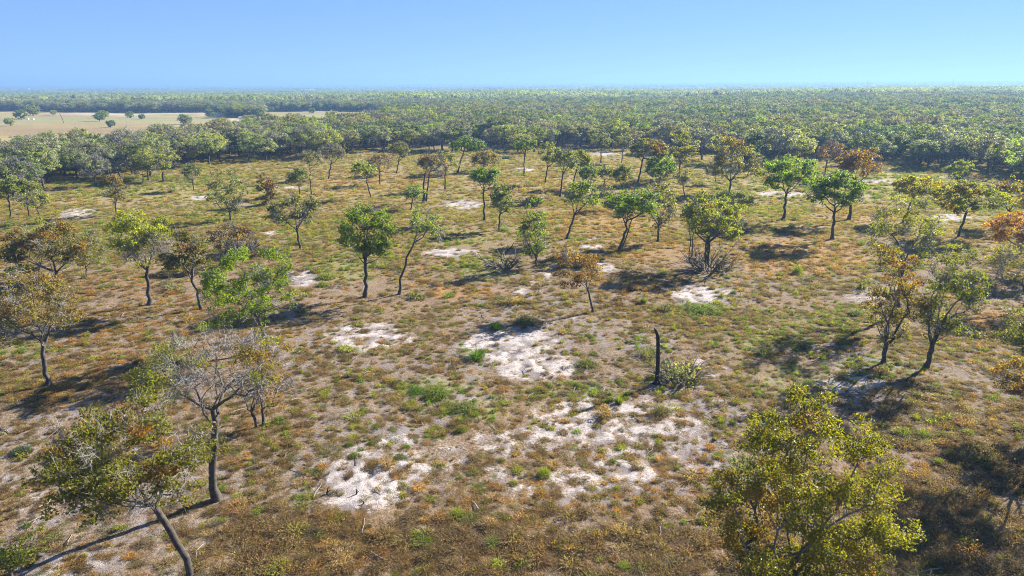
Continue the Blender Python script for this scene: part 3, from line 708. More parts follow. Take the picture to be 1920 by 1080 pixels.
def jitter_grid(x0, x1, y0, y1, s, rng):
    nx = int((x1 - x0) / s); ny = int((y1 - y0) / s)
    gx, gy = np.meshgrid(np.arange(nx), np.arange(ny))
    gx = x0 + (gx + .5 * (gy % 2) + rng.uniform(-.36, .36, gx.shape)) * s
    gy = y0 + (gy + rng.uniform(-.36, .36, gy.shape)) * s
    return gx.ravel(), gy.ravel()

BARN = ground_at(1508, 243); 
gx, gy = jitter_grid(-900, 900, 95, 760, 5.3, rng)
wd, _ = in_wood(gx, gy)
u = gx / gy
keep = wd & (np.abs(u) < 1.08) & ((gy - np.interp(u, EDGE_U, EDGE_Y) > 22) | (rng.uniform(size=len(gx)) < .62))
gx, gy, u = gx[keep], gy[keep], u[keep]
gz = terr(gx, gy)
patch = fbm(gx / 22, gy / 22, 91)                   # groves of like colour
sel = np.clip((patch - .5) * 2.2 + .5 + rng.normal(0, .22, len(gx)), 0, .999)
order_c = np.array([5, 0, 7, 1, 3, 6, 2, 4]); cum = np.cumsum(np.array(WOODP)[order_c])
ck = order_c[np.minimum(np.searchsorted(cum, sel), 7)]
inview = (np.abs(u) < .80)
dist = np.hypot(gx, gy)
# what stands in front: rank by how near the trees are to the woodland edge seen from the camera
score = gy - .35 * np.interp(u, EDGE_U, EDGE_Y)
cand = np.where(inview)[0]; cand = cand[np.argsort(score[cand])][:205]
solo = np.zeros(len(gx), bool); solo[cand] = True
proto_root = {}
wood_list = []
LANDMARK = [(20, 'the leftmost green oak'), (78, 'the small crooked-trunked oak'), (218, 'the two-tiered brownish oak'), (268, 'the small grey-green oak'), (363, 'the slender grey-green oak'), (433, 'the ragged tiered oak'), (503, 'the bronze-brown oak'),
            (584, 'the tall thin grey oak'), (618, 'the twiggy grey-brown oak'), (695, 'the left-leaning yellow-green oak'), (744, 'the thick-trunked oak'), (799, 'the twin-trunked grey oak'), (875, 'the flat-crowned green oak'), (983, 'the round straight-trunked oak'),
            (1050, 'the tall green-grey oak'), (1127, 'the far sand strip'), (1200, 'the two-toned oak'), (1272, 'the tall yellow oak'), (1367, 'the big tawny oak'), (1411, 'the dark evergreen'), (1480, 'the umbrella-crowned oak'), (1545, 'the rusty twiggy oak'),
            (1610, 'the orange-brown oak'), (1725, 'the golden domed oak'), (1795, 'the small vivid yellow-green oak'), (1887, 'the olive and orange oak')]
for i in cand:
    k = int(rng.integers(0, 8))
    if ck[i] == 3: k = 5 if rng.uniform() < .6 else 3
    s = rng.uniform(.82, 1.16); sc = (s * rng.uniform(1.0, 1.22), s * rng.uniform(1.0, 1.22), s)
    colr, cname = WOODCLR[ck[i]]
    colr = tuple(np.array(colr) * rng.uniform(.85, 1.18))
    loc = (gx[i], gy[i], gz[i]); rz = rng.uniform(0, 6.28)
    if k not in proto_root:
        r = place_tree('woodland_oak', loc, PROTO[k], colr, rz=rz); r.scale = sc; proto_root[k] = r
    else:
        r = copy_tree(proto_root[k], loc, rz, sc, colr)
    px, py, _d = to_px(gx[i], gy[i], gz[i])
    row = 'front-row' if gy[i] - np.interp(u[i], EDGE_U, EDGE_Y) < 11 else 'set-back'
    wood_list.append([r, f"{'tall' if s > 1.02 else 'low'} {row} {cname}", min(LANDMARK, key=lambda q: abs(q[0] - px))[1], px])
from collections import defaultdict
byl = defaultdict(list)
for w in wood_list: byl[(w[1], w[2])].append(w)
ORD = ['leftmost', 'second from left', 'third from left', 'fourth from left', 'fifth from left', 'sixth from left', 'seventh from left', 'eighth from left']
for (ds, lm), ws in byl.items():
    ws.sort(key=lambda w: w[3])
    for k, w in enumerate(ws):
        lab = f'{ds} woodland oak behind {lm}'
        if len(ws) > 1: lab += ', ' + (['left one', 'right one'][k] if len(ws) == 2 else ORD[min(k, 7)])
        tag(w[0], lab, 'tree', 'oaks along the front of the dense woodland')

# the rest of the near woodland, past 300 trees: one stuff object of scattered crowns
def joined(name, g, leafmat):
    tv, tq, tl = g['trunk']; lv, lq, ti, au = g['leaf']; gv, gq, gt = g['twig']
    n1, n2 = len(tv), len(tv) + len(lv)
    me = fast_mesh(name, np.concatenate([tv, lv, gv]), quads=np.concatenate([tq, lq + n1, gq + n2]), tris=gt + n2)
    nf = len(me.polygons)
    mi = np.zeros(nf, np.int32); mi[len(tq):len(tq) + len(lq)] = 1; mi[len(tq) + len(lq):] = 2
    me.polygons.foreach_set('material_index', mi)
    t = np.full(nf, .5); t[len(tq):len(tq) + len(lq)] = ti; add_attr(me, 'tint', 'FLOAT', 'FACE', t)
    a = np.zeros(nf); a[len(tq):len(tq) + len(lq)] = au; add_attr(me, 'autumn', 'FLOAT', 'FACE', a)
    for mt in (M_BARK, leafmat, M_TWIG): me.materials.append(mt)
    return me

def scatter(name, pts, rot, scl, idx, colr, protos, label=None):
    me = fast_mesh(name, pts)
    add_attr(me, 'rot', 'FLOAT_VECTOR', 'POINT', rot); add_attr(me, 'scl', 'FLOAT_VECTOR', 'POINT', scl)
    add_attr(me, 'pick', 'INT', 'POINT', idx)
    add_attr(me, 'tcol', 'FLOAT_COLOR', 'POINT', np.concatenate([colr, np.ones((len(colr), 1))], 1))
    o = bpy.data.objects.new(name, me); COL.objects.link(o); tag(o, kind='stuff')
    pc = bpy.data.collections.new(name + '_pieces')
    for k, pm in enumerate(protos):
        po = bpy.data.objects.new(f'{name}_piece_{k:02d}', pm); pc.objects.link(po)
    ng = bpy.data.node_groups.new(name + '_scatter', 'GeometryNodeTree')
    ng.interface.new_socket('Geometry', in_out='INPUT', socket_type='NodeSocketGeometry')
    ng.interface.new_socket('Geometry', in_out='OUTPUT', socket_type='NodeSocketGeometry')
    gi = ng.nodes.new('NodeGroupInput'); go = ng.nodes.new('NodeGroupOutput')
    iop = ng.nodes.new('GeometryNodeInstanceOnPoints'); ci = ng.nodes.new('GeometryNodeCollectionInfo')
    ci.inputs[0].default_value = pc; ci.inputs['Separate Children'].default_value = True; ci.inputs['Reset Children'].default_value = True
    def attr(nm, dt):
        n = ng.nodes.new('GeometryNodeInputNamedAttribute'); n.data_type = dt; n.inputs[0].default_value = nm
        return n.outputs[0]
    e2r = ng.nodes.new('FunctionNodeEulerToRotation')
    ng.links.new(attr('rot', 'FLOAT_VECTOR'), e2r.inputs[0])
    ng.links.new(gi.outputs[0], iop.inputs['Points']); ng.links.new(ci.outputs[0], iop.inputs['Instance'])
    iop.inputs['Pick Instance'].default_value = True
    ng.links.new(attr('pick', 'INT'), iop.inputs['Instance Index'])
    ng.links.new(e2r.outputs[0], iop.inputs['Rotation']); ng.links.new(attr('scl', 'FLOAT_VECTOR'), iop.inputs['Scale'])
    ng.links.new(iop.outputs[0], go.inputs[0])
    md = o.modifiers.new('scatter', 'NODES'); md.node_group = ng
    return o

protos_w = [joined('woodland_piece', g, M_WOODLEAF) for g in PROTO]
rest = ~solo
gxr, gyr, gzr, ckr = gx[rest], gy[rest], gz[rest], ck[rest]
nb = len(gxr)
cols = np.array([c for c, _ in WOODCLR])[ckr] * rng.uniform(.82, 1.2, (nb, 1)) * rng.uniform(.92, 1.08, (nb, 3))
s = rng.uniform(.8, 1.18, nb)
pk = rng.integers(0, 8, nb); pk = np.where((ckr == 3) & (rng.uniform(size=nb) < .5), 5, pk)
scatter('woodland', np.stack([gxr, gyr, gzr], -1), np.stack([np.zeros(nb), np.zeros(nb), rng.uniform(0, 6.28, nb)], -1), np.stack([s * rng.uniform(1.0, 1.25, nb), s * rng.uniform(1.0, 1.25, nb), s], -1), pk, cols, protos_w)

# far woodland: tracts of canopy, 44 m square
def canopy_tract(seed, size=44.0, n=62, leaf=1.15, per=110):
    r = np.random.default_rng(seed)
    cx, cyy = r.uniform(-size / 2, size / 2, n), r.uniform(-size / 2, size / 2, n)
    rx = r.uniform(2.6, 4.4, n); H = r.uniform(5.6, 9.0, n)
    ci = np.repeat(np.arange(n), per); m_ = len(ci)
    d = r.normal(size=(m_, 3)); d /= np.linalg.norm(d, axis=1, keepdims=True); d[:, 2] = np.abs(d[:, 2]) * 1.3 - .3
    q = r.uniform(.7, 1.05, m_)[:, None]
    L = np.stack([cx[ci], cyy[ci], H[ci] * .62], -1) + d * q * np.stack([rx[ci], rx[ci], H[ci] * .36], -1)
    nn = d + r.normal(size=(m_, 3)) * .35 + np.array([0, 0, .4]); nn /= np.linalg.norm(nn, axis=1, keepdims=True)
    V, Q = rhombi(L, nn, leaf * r.uniform(.7, 1.3, m_), r, aspect=.8)
    me = fast_mesh('tract', V, quads=Q)
    tt = r.uniform(.1, .95, n)
    add_attr(me, 'tint', 'FLOAT', 'FACE', np.clip(tt[ci] + r.normal(0, .12, m_), 0, 1))
    add_attr(me, 'autumn', 'FLOAT', 'FACE', (r.uniform(size=n) < .05)[ci] * .35)
    me.materials.append(M_WOODLEAF)
    return me
tracts = [canopy_tract(900 + k) for k in range(5)]
ax, ay = jitter_grid(-2600, 2600, 770, 3000, 36, rng)
kk = (np.abs(ax / ay) < .95)
ax, ay = ax[kk], ay[kk]
bx_, by_ = jitter_grid(-11500, 11500, 3000, 12500, 150, rng)
kk = (np.abs(bx_ / by_) < .92); bx_, by_ = bx_[kk], by_[kk]
X = np.concatenate([ax, bx_]); Yy = np.concatenate([ay, by_]); nb = len(X)
big = np.concatenate([np.ones(len(ax)), np.full(len(bx_), 4.2)])
open_ = (fbm(X / 420, Yy / 900, 61) > .70) & (Yy > 1100)
X, Yy, big = X[~open_], Yy[~open_], big[~open_]; nb = len(X)
cp = fbm(X / 160, Yy / 160, 95)
ci_ = np.clip(((cp - .5) * 2.4 + .5 + rng.normal(0, .16, nb)), 0, .999)
ckf = order_c[np.minimum(np.searchsorted(cum, ci_), 7)]
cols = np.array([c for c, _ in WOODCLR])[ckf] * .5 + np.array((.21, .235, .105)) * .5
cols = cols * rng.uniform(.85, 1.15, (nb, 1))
sc = np.stack([big, big, (1 + (big > 2) * .25 + rng.uniform(-.08, .14, nb)) * (.72 + .75 * sstep(.35, .7, fbm(X / 110, Yy / 110, 97)))], -1)
scatter('far_woodland', np.stack([X, Yy, terr(X, Yy) - .3], -1), np.stack([np.zeros(nb), np.zeros(nb), rng.integers(0, 4, nb) * math.pi / 2 + rng.normal(0, .2, nb)], -1), sc, rng.integers(0, 5, nb), cols, tracts)

# trees standing in the far pasture
FT = [(40, 224, 10, 1.0, 5), (62, 217, 12, 1.15, 0), (51, 210, 11, 1.0, 5), (20, 236, 9, .7, 7), (101, 216, 6, .6, 7), (187, 227, 8, .8, 5), (193, 221, 8, .8, 1), (197, 221, 9, .7, 0), (244, 221, 6, .7, 5), (266, 224, 4, .55, 5), (208, 239, 7, .6, 5),
      (392, 219, 9, .9, 5), (433, 217, 10, 1.0, 5), (450, 219, 10, 1.0, 0), (484, 221, 11, 1.1, 5), (348, 233, 8, .9, 5), (508, 210, 6, .7, 5), (585, 213, 6, .7, 5), (685, 206, 5, .7, 5), (178, 208, 7, .7, 0)]
PAST = [grow(700 + k, (0, 0, 3.1), (3.6, 3.4, 2.9), .2, leaf=.5, leaf_area=1.2, bare=.02, twig_n=3, twig_w=.05, flat_bottom=1, greybottom=0, max_clumps=60) for k in range(3)]
past_root = {}
FL = ['dark rounded tree in the far pasture, lowest of the clump at far left', 'wide olive tree, tallest of the pasture clump at far left', 'dark tree at the back of the pasture clump at far left', 'thin bushy tree alone in the pasture nearest the left edge',
      'tiny sparse tree in the pasture above the leaning pole', 'dark tree at the front of the small pasture group above the left woodland', 'olive tree in the middle of the small pasture group', 'grey-green tree at the right of the small pasture group', 'lone dark tree in mid pasture left of a tiny round one',
      'tiny round dark tree in mid pasture', 'bushy tree in the pasture just above the woodland tops', 'dark tree before the pale sandy strip in the pasture', 'dark tree at the left end of the pasture hedgerow', 'grey-green tree in the pasture hedgerow', 'widest dark tree at the right end of the pasture hedgerow',
      'dark tree half sunk behind the woodland at the pasture edge', 'small dark tree at the left of the second pasture', 'dark bush-like tree in the middle of the second pasture', 'dark tree at the right end of the second pasture', 'small tree before the far treeline of the pasture']
for (px_, py_, w_, s_, ckx), lb in zip(FT, FL):
    P = ground_at(px_, py_); k = int(rng.integers(0, 3))
    if k not in past_root: past_root[k] = r = place_tree('pasture_tree', P, PAST[k], WOODCLR[ckx][0], rz=rng.uniform(0, 6)); r.scale = (s_ * 1.25, s_ * 1.25, s_ * 1.1)
    else: r = copy_tree(past_root[k], P, rng.uniform(0, 6), (s_ * 1.25, s_ * 1.25, s_ * 1.1), WOODCLR[ckx][0])
    tag(r, lb, 'tree', 'trees in the far pasture')

# ------------------------------------------------------------------ ground cover
def blades(seed, n, R, H, w, droop=.3, leafy=0, ls=.06):
    r = np.random.default_rng(seed)
    a = r.uniform(0, 6.283, n); q = np.sqrt(r.uniform(size=n))
    B = np.stack([np.cos(a) * q * R * .45, np.sin(a) * q * R * .45, np.full(n, -.04)], -1)
    out_ = np.stack([np.cos(a), np.sin(a), np.zeros(n)], -1) + r.normal(size=(n, 3)) * .35; out_[:, 2] = 0
    h = H * r.uniform(.45, 1.05, n) * (1 - .35 * q)
    M = B + out_ * (R * .38 * q)[:, None] + np.array([0, 0, 1]) * (h * .65)[:, None]
    E = B + out_ * (R * r.uniform(.4, 1.0, n) * (.35 + q))[:, None] + np.array([0, 0, 1]) * (h * (1 - droop * q))[:, None]
    wv = np.cross(out_, [0, 0, 1]) + r.normal(size=(n, 3)) * .3; wv /= np.linalg.norm(wv, axis=1, keepdims=True)
    V = np.stack([B - wv * w * .5, B + wv * w * .5, M + wv * w * .45, M - wv * w * .45, E], 1).reshape(-1, 3)
    b = np.arange(n)[:, None] * 5
    Q = (b + np.array([[0, 1, 2, 3]])); Tt = (b + np.array([[3, 2, 4]]))
    tint = r.uniform(size=n); tq, tt = tint, tint
    if leafy:
        d = r.normal(size=(leafy, 3)); d /= np.linalg.norm(d, axis=1, keepdims=True); d[:, 2] = np.abs(d[:, 2])
        L = d * (r.uniform(.45, 1.0, leafy))[:, None] * np.array([R, R, H * .9])
        nn = d + r.normal(size=(leafy, 3)) * .7; nn /= np.linalg.norm(nn, axis=1, keepdims=True)
        lv, lq = rhombi(L, nn, ls * r.uniform(.7, 1.4, leafy), r)
        Q = np.concatenate([Q, lq + len(V)]); V = np.concatenate([V, lv]); tq = np.concatenate([tint, r.uniform(size=leafy)])
    me = fast_mesh('tuft', V, quads=Q, tris=Tt)
    add_attr(me, 'tint', 'FLOAT', 'FACE', np.concatenate([tq, tt]))
    return me

def tuft_proto(*a, **k):
    me = blades(*a, **k); me.materials.append(M_TUFT); return me
TUFTS = [tuft_proto(1, 110, .34, .34, .022, leafy=60, ls=.06), tuft_proto(2, 130, .42, .28, .022, leafy=80, ls=.06), tuft_proto(3, 80, .26, .42, .02, droop=.1, leafy=30, ls=.05), tuft_proto(4, 140, .5, .40, .024, leafy=110, ls=.07),
         tuft_proto(5, 90, .36, .30, .026, leafy=130, ls=.08), tuft_proto(6, 70, .3, .55, .022, droop=.05, leafy=120, ls=.07), tuft_proto(7, 60, .6, .12, .028, leafy=120, ls=.07)]

def ground_z(x, y): return terr(x, y)

def make_cover(name, dmin, dmax, dens, smin, smax, seed, wide=1.22):
    r = np.random.default_rng(seed)
    n = int(dens * wide * (dmax ** 2 - dmin ** 2) * 1.6)
    y = np.sqrt(r.uniform(dmin ** 2, dmax ** 2, n)); x = r.uniform(-wide, wide, n) * y
    z = ground_z(x, y); px, py, _ = to_px(x, y, z)
    sand = zone(px, py, SAND); grn = zone(px, py, GREEN); org = zone(px, py, ORANGE)
    brown = np.maximum(sstep(930, 1010, py) * sstep(350, 520, px), sstep(1560, 1700, px) * sstep(700, 800, py)) * (y > 15)
    wd, fl = in_wood(x, y)
    clump = fbm(x / 1.6, y / 1.6, 31); mid = fbm(x / 7, y / 7, 33)
    keep = r.uniform(size=n) < np.clip(1.12 - np.maximum(sand * 1.0, base_sand(x, y) * .9), .12, 1) * np.clip(sstep(.26, .6, clump * .65 + mid * .35 + .05) + .12 * brown, 0, 1) * np.where(brown > .3, .60, .62)
    keep &= ~fl
    x, y, z, sand, grn, org, wd = (q[keep] for q in (x, y, z, sand, grn * (1 - .4 * sstep(45, 110, y)), org, wd)); n = len(x)
    brown = brown[keep]; mid = mid[keep]; big = fbm(x / 16, y / 16, 35); px, py = px[keep], py[keep]
    far = sstep(50, 120, y)
    # kinds: 0 brown, 1 tan, 2 olive, 3 green, 4 orange, 5 grey, 6 yellow-green
    wts = np.stack([.42 - .27 * far + 0 * x, .24 + .26 * far, .05 + .36 * grn + .05 * sstep(.5, .6, mid), .02 + 1.0 * grn ** 1.4, .04 + 1.0 * org + .05 * far + .1 * sstep(.55, .7, big), .22 - .12 * far, .03 + .62 * grn + .02 * far + .07 * sstep(.52, .62, mid)], -1)
    wts[:, 0] += 1.5 * brown; wts[:, 1] += .35 * brown; wts = np.maximum(wts, 0.004); cw = np.cumsum(wts / wts.sum(1, keepdims=True), 1)
    kd = (r.uniform(size=(n, 1)) > cw).sum(1).clip(0, 6)
    pal = np.array([(.185, .120, .062), (.285, .20, .105), (.18, .165, .052), (.145, .20, .02), (.32, .18, .065), (.20, .165, .12), (.24, .235, .04)])
    pal2 = pal.copy(); pal2[1] = (.315, .25, .10); pal2[6] = (.29, .275, .045); pal2[0] = (.22, .155, .07)
    cl = (pal[kd] * (1 - far[:, None]) + pal2[kd] * far[:, None]) * r.uniform(.72, 1.28, (n, 1)) * r.uniform(.94, 1.06, (n, 3))
    pick = np.where(np.isin(kd, (3, 6)), r.choice([4, 5, 4, 6, 3], n), r.choice([0, 1, 3, 2, 1, 6], n))
    s = r.uniform(smin, smax, n) * np.where(kd == 5, .75, 1.0) * (.75 + .5 * mid) * (1 + .55 * brown)
    rot = np.stack([r.normal(0, .1, n), r.normal(0, .1, n), r.uniform(0, 6.28, n)], -1)
    return scatter(name, np.stack([x, y, z - .02], -1), rot, np.stack([s, s, s * r.uniform(.75, 1.35, n)], -1), pick, cl, TUFTS)

make_cover('dry_grass', 17, 62, 15, .28, .85, 11)
make_cover('dry_grass', 62, 120, 5.5, .38, 1.15, 12)
make_cover('dry_grass', 120, 230, 1.5, .6, 1.6, 13)

def make_scrub(seed, dmin, dmax, dens):
    r = np.random.default_rng(seed); wide = 1.2; n = int(dens * wide * (dmax ** 2 - dmin ** 2))
    y = np.sqrt(r.uniform(dmin ** 2, dmax ** 2, n)); x = r.uniform(-wide, wide, n) * y
    px, py, _ = to_px(x, y, terr(x, y)); sand = zone(px, py, SAND); grn = zone(px, py, GREEN); org = zone(px, py, ORANGE)
    _w, fl = in_wood(x, y)
    keep = (r.uniform(size=n) < (.15 + .9 * sstep(.45, .65, fbm(x / 11, y / 11, 53)) + .6 * grn) * (1 - .85 * np.clip(sand, 0, 1))) & ~fl
    x, y, grn, org = x[keep], y[keep], grn[keep], org[keep]; n = len(x)
    pal = np.array([(.215, .225, .055), (.18, .185, .05), (.15, .20, .025), (.29, .19, .09), (.20, .18, .10), (.25, .255, .075)])
    k = np.where(r.uniform(size=n) < .25 + .5 * org, r.choice([3, 4, 3], n), r.choice([0, 1, 4, 5, 3, 4, 2], n))
    s = r.uniform(.7, 1.0, n) * r.choice([1.2, 1.5, 2.0, 2.6], n, p=[.4, .33, .2, .07])
    return scatter('scrub', np.stack([x, y, terr(x, y) - .03], -1), np.stack([r.normal(0, .12, n), r.normal(0, .12, n), r.uniform(0, 6.28, n)], -1), np.stack([s, s * r.uniform(.8, 1.2, n), s * r.uniform(.75, 1.25, n)], -1), r.choice([3, 4, 5, 4], n), pal[k] * r.uniform(.8, 1.2, (n, 1)), TUFTS)
make_scrub(21, 18, 210, .075)

# fallen twigs and sticks
def stick_mesh(seed):
    r = np.random.default_rng(seed); p = np.array([[-.45, 0, .02], [-.1, r.normal() * .06, .05], [.25, r.normal() * .1, .04], [.5, r.normal() * .15, .03]])
    q = np.array([p[1], p[1] + [.15, .2, .08], p[1] + [.3, .33, .05]])
    v, qd, _l = tube_chains([p, q], [np.array([.022, .02, .015, .006]), np.array([.014, .01, .004])], [4, 3])
    me = fast_mesh('stick', v, quads=qd, smooth=True); me.materials.append(M_STICK); return me
r = np.random.default_rng(5); n = 520
y = np.sqrt(r.uniform(20 ** 2, 75 ** 2, n)); x = r.uniform(-.85, .85, n) * y
s = r.uniform(.35, 1.5, n)
scatter('twig_litter', np.stack([x, y, terr(x, y) + .04], -1), np.stack([r.normal(0, .12, n), r.normal(0, .12, n), r.uniform(0, 6.28, n)], -1), np.stack([s] * 3, -1), r.integers(0, 3, n), np.ones((n, 3)), [stick_mesh(k) for k in range(3)])

# ------------------------------------------------------------------ shrubs that stand out
SH_MESH = {}
def shrub_material():
    mt, nt, out = new_mat('shrub_leaf')
    base = N(nt, 'ShaderNodeObjectInfo').outputs['Color']
    tint = N(nt, 'ShaderNodeAttribute', attribute_name='tint').outputs['Fac']
    v = mth(nt, 'MULTIPLY_ADD', tint, 0.9, 0.55); comb = N(nt, 'ShaderNodeCombineColor')
    for i in range(3): nt.links.new(v, comb.inputs[i])
    leaf_shader(nt, out, mixc(nt, 1.0, base, comb.outputs[0], 'MULTIPLY'), rough=.6, trans=.45, spec=.3)
    return mt
M_SHRUB = shrub_material()
def shrub(px_, py_, wpx, hpx, colr, label, kind='round', name='shrub', cat='shrub', group=None):
    P = ground_at(px_, py_); dep = (P - np.array([0, 0, CAM_Z])) @ f0
    R = wpx / 2 / FPX * dep; H = max(hpx / FPX * dep * 1.05 - .35 * R, .35 * R)
    key = (kind, int(rng.integers(0, 3)))
    if key not in SH_MESH:
        sd = 40 + key[1] * 7 + len(kind)
        if kind == 'round': me = blades(sd, 170, 1, 1, .035, leafy=900, ls=.11)
        elif kind == 'grass': me = blades(sd, 420, .8, 1, .035, droop=.15)
        else: me = blades(sd, 300, 1, 1, .02, droop=.2, leafy=160, ls=.09)
        me.materials.append(M_SHRUB); SH_MESH[key] = me
    o = bpy.data.objects.new(name, SH_MESH[key]); COL.objects.link(o)
    o.location = P - np.array([0, 0, .03]); o.scale = (R, R, H); o.rotation_euler = (0, 0, rng.uniform(0, 6.28)); o.color = (*colr, 1)
    tag(o, label, cat, group)
    return o
GB, GY, GO, TN, PK = (.10, .17, .02), (.20, .22, .035), (.15, .15, .04), (.30, .19, .08), (.42, .22, .11)
shrub(930, 617, 36, 26, GB, 'bright green grass clump at the upper left of the big sand patch', 'grass', 'grass_clump', 'grass clump')
shrub(893, 672, 46, 30, GB, 'bright green grass clump leaning over the left side of the big sand patch', 'grass', 'grass_clump', 'grass clump')
shrub(1160, 757, 26, 28, GY, 'tall yellow-green grass clump left of the snag foot', 'grass', 'grass_clump', 'grass clump')
shrub(1207, 568, 20, 22, GY, 'upright pale green grass clump in tree shadow left of the crossing tracks', 'grass', 'grass_clump', 'grass clump')
shrub(985, 606, 48, 24, (.11, .12, .05), 'dull green bush above the right end of the big sand patch', 'round')
shrub(1235, 862, 24, 18, PK, 'pinkish tan round tuft beside the grey tracked sand at right', 'wiry', 'dry_tuft', 'grass clump')
shrub(1246, 882, 22, 16, TN, 'tan round tuft just below the pinkish one', 'wiry', 'dry_tuft', 'grass clump')
shrub(743, 900, 16, 14, PK, 'pinkish round tuft on the right of the lower sand patch', 'wiry', 'dry_tuft', 'grass clump')
shrub(620, 980, 52, 34, (.25, .14, .05), 'large rusty brown tuft at the foot of the lower sand patch', 'wiry', 'dry_tuft', 'grass clump')
shrub(672, 972, 40, 22, (.27, .15, .06), 'rusty brown tuft right of the largest rusty one below the sand patch', 'wiry', 'dry_tuft', 'grass clump')
shrub(715, 640, 16, 9, PK, 'small rust tuft on the fan-shaped sand patch', 'wiry', 'dry_tuft', 'grass clump')
for a_, b_, w_, h_, t_ in ((656, 835, 22, 13, 'topmost'), (697, 832, 20, 12, 'dark-edged'), (664, 857, 26, 16, 'lower'), (750, 858, 26, 14, 'broad')):
    shrub(a_, b_, w_, h_, (.13, .15, .022), f'{t_} mossy green cushion in the group above the lower sand patch', 'round', 'shrub', 'shrub', 'green cushions above the lower sand patch')
shrub(1020, 892, 30, 26, GY, 'yellow-green bush by the white sand streak below center', 'round')
shrub(857, 968, 36, 24, GY, 'olive yellow bush right of the lower sand patch', 'round')
shrub(780, 735, 40, 18, GB, 'wide green bush left of the green thicket in the center', 'round')
shrub(820, 742, 56, 28, (.14, .17, .022), 'largest bush of the green thicket in the center', 'round')
shrub(868, 768, 54, 24, (.14, .16, .03), 'right-hand bush of the green thicket in the center', 'round')
shrub(865, 808, 26, 20, (.15, .15, .025), 'mossy cushion below the green thicket', 'round')
shrub(1316, 582, 70, 20, (.15, .19, .02), 'flat bright green bush below the sand patch with crossing tracks', 'round')
shrub(1375, 551, 14, 11, (.06, .11, .06), 'small bluish green bush on the sand patch with crossing tracks', 'round')
shrub(1604, 590, 34, 20, (.19, .20, .08), 'pale olive bush left of the narrow orange-leaved oak', 'round')
shrub(1495, 512, 22, 22, GY, 'yellowish bush in the orange grass right of the bushy clump', 'round')
shrub(612, 522, 40, 20, GY, 'yellow-green bush at the right of the sand patch behind the bright oak', 'round')
shrub(606, 536, 26, 16, GY, 'small yellow-green bush under the sand patch behind the bright oak', 'round')
shrub(1690, 815, 40, 24, GY, 'yellow-green bush in the brown grass right of the large yellow-tipped oak', 'round')
shrub(1730, 818, 34, 22, GY, 'lighter bush right beside the one past the large yellow-tipped oak', 'round')
shrub(1815, 815, 26, 18, GY, 'single yellow bush amid brown grass near the right edge', 'round')
shrub(1720, 745, 22, 18, GO, 'olive bush at the tip of the trunk shadow at right', 'round')
shrub(1760, 870, 24, 20, GY, 'ragged yellow bush on the slope right of the large oak', 'round')
shrub(1712, 1025, 34, 26, GY, 'yellow bush in brown tufts at the lower right', 'round')
shrub(1170, 1065, 30, 22, GY, 'yellow bush at the bottom edge in brown tufts', 'round')
shrub(1215, 665, 60, 30, GO, 'wide olive bush left of the leafless snag top', 'wiry')
shrub(1100, 685, 46, 22, GO, 'olive bush at the right rim of the big sand patch', 'round')
shrub(1240, 775, 40, 26, (.17, .14, .06), 'brown and green tuft in the white sand below the snag', 'round')
shrub(62, 1040, 20, 24, (.10, .11, .03), 'tiny sapling at the lower left below the leaning oak', 'round', 'sapling', 'sapling')
shrub(1450, 432, 26, 12, GB, 'bright green clump behind the umbrella-crowned oak shadow', 'grass', 'grass_clump', 'grass clump')
shrub(40, 850, 40, 24, (.07, .10, .05), 'blue-green bush in the dark shadow at left', 'round')

# ------------------------------------------------------------------ snag, brush, fallen branches
def tube_ob(name, chains, radii, sides, mat, parent=None):
    v, q, l = tube_chains([np.array(c, float) for c in chains], [np.array(x, float) for x in radii], sides)
    me = fast_mesh(name, v, quads=q, smooth=True); add_attr(me, 'lichen', 'FLOAT', 'POINT', l * .3)
    return mesh_ob(name, me, mat, parent)
P = ground_at(1230, 721)
_z = np.linspace(-.2, 3.6, 26); _r = np.random.default_rng(3)
_c = [(.03 + .03 * math.sin(q * 1.7) + (0 if q < 2.6 else -.09 * (q - 2.6) ** 1.5), .02 * math.sin(q * 2.3), q) for q in _z] + [(-.16, 0, 3.85), (-.28, -.02, 4.1), (-.34, -.02, 4.22)]
_w = [max(.23 - .25 * max(q, 0), .15 - .006 * q) * _r.uniform(.9, 1.1) for q in _z] + [.105, .085, .03]
o = tube_ob('snag', [_c, [(.03, 0, 2.1), (.2, .05, 2.35), (.27, .06, 2.42)], [(.0, 0, 3.0), (-.17, -.05, 3.05)], [(.1, 0, .25), (.3, -.1, .02), (.45, -.15, -.06)], [(-.1, 0, .2), (-.3, .12, 0), (-.4, .2, -.06)]], [_w, [.06, .045, .01], [.05, .015], [.1, .06, .02], [.09, .05, .02]], [10, 5, 5, 5, 5], M_CHAR)
o.location = P; tag(o, 'blackened bare snag standing alone with a bent broken top', 'dead tree')
# jagged splinter
sp_ = tube_ob('splinter', [[(-.24, 0, 4.05), (-.36, .02, 4.3), (-.43, .03, 4.36)]], [[.06, .03, .005]], [5], M_STICK, o)

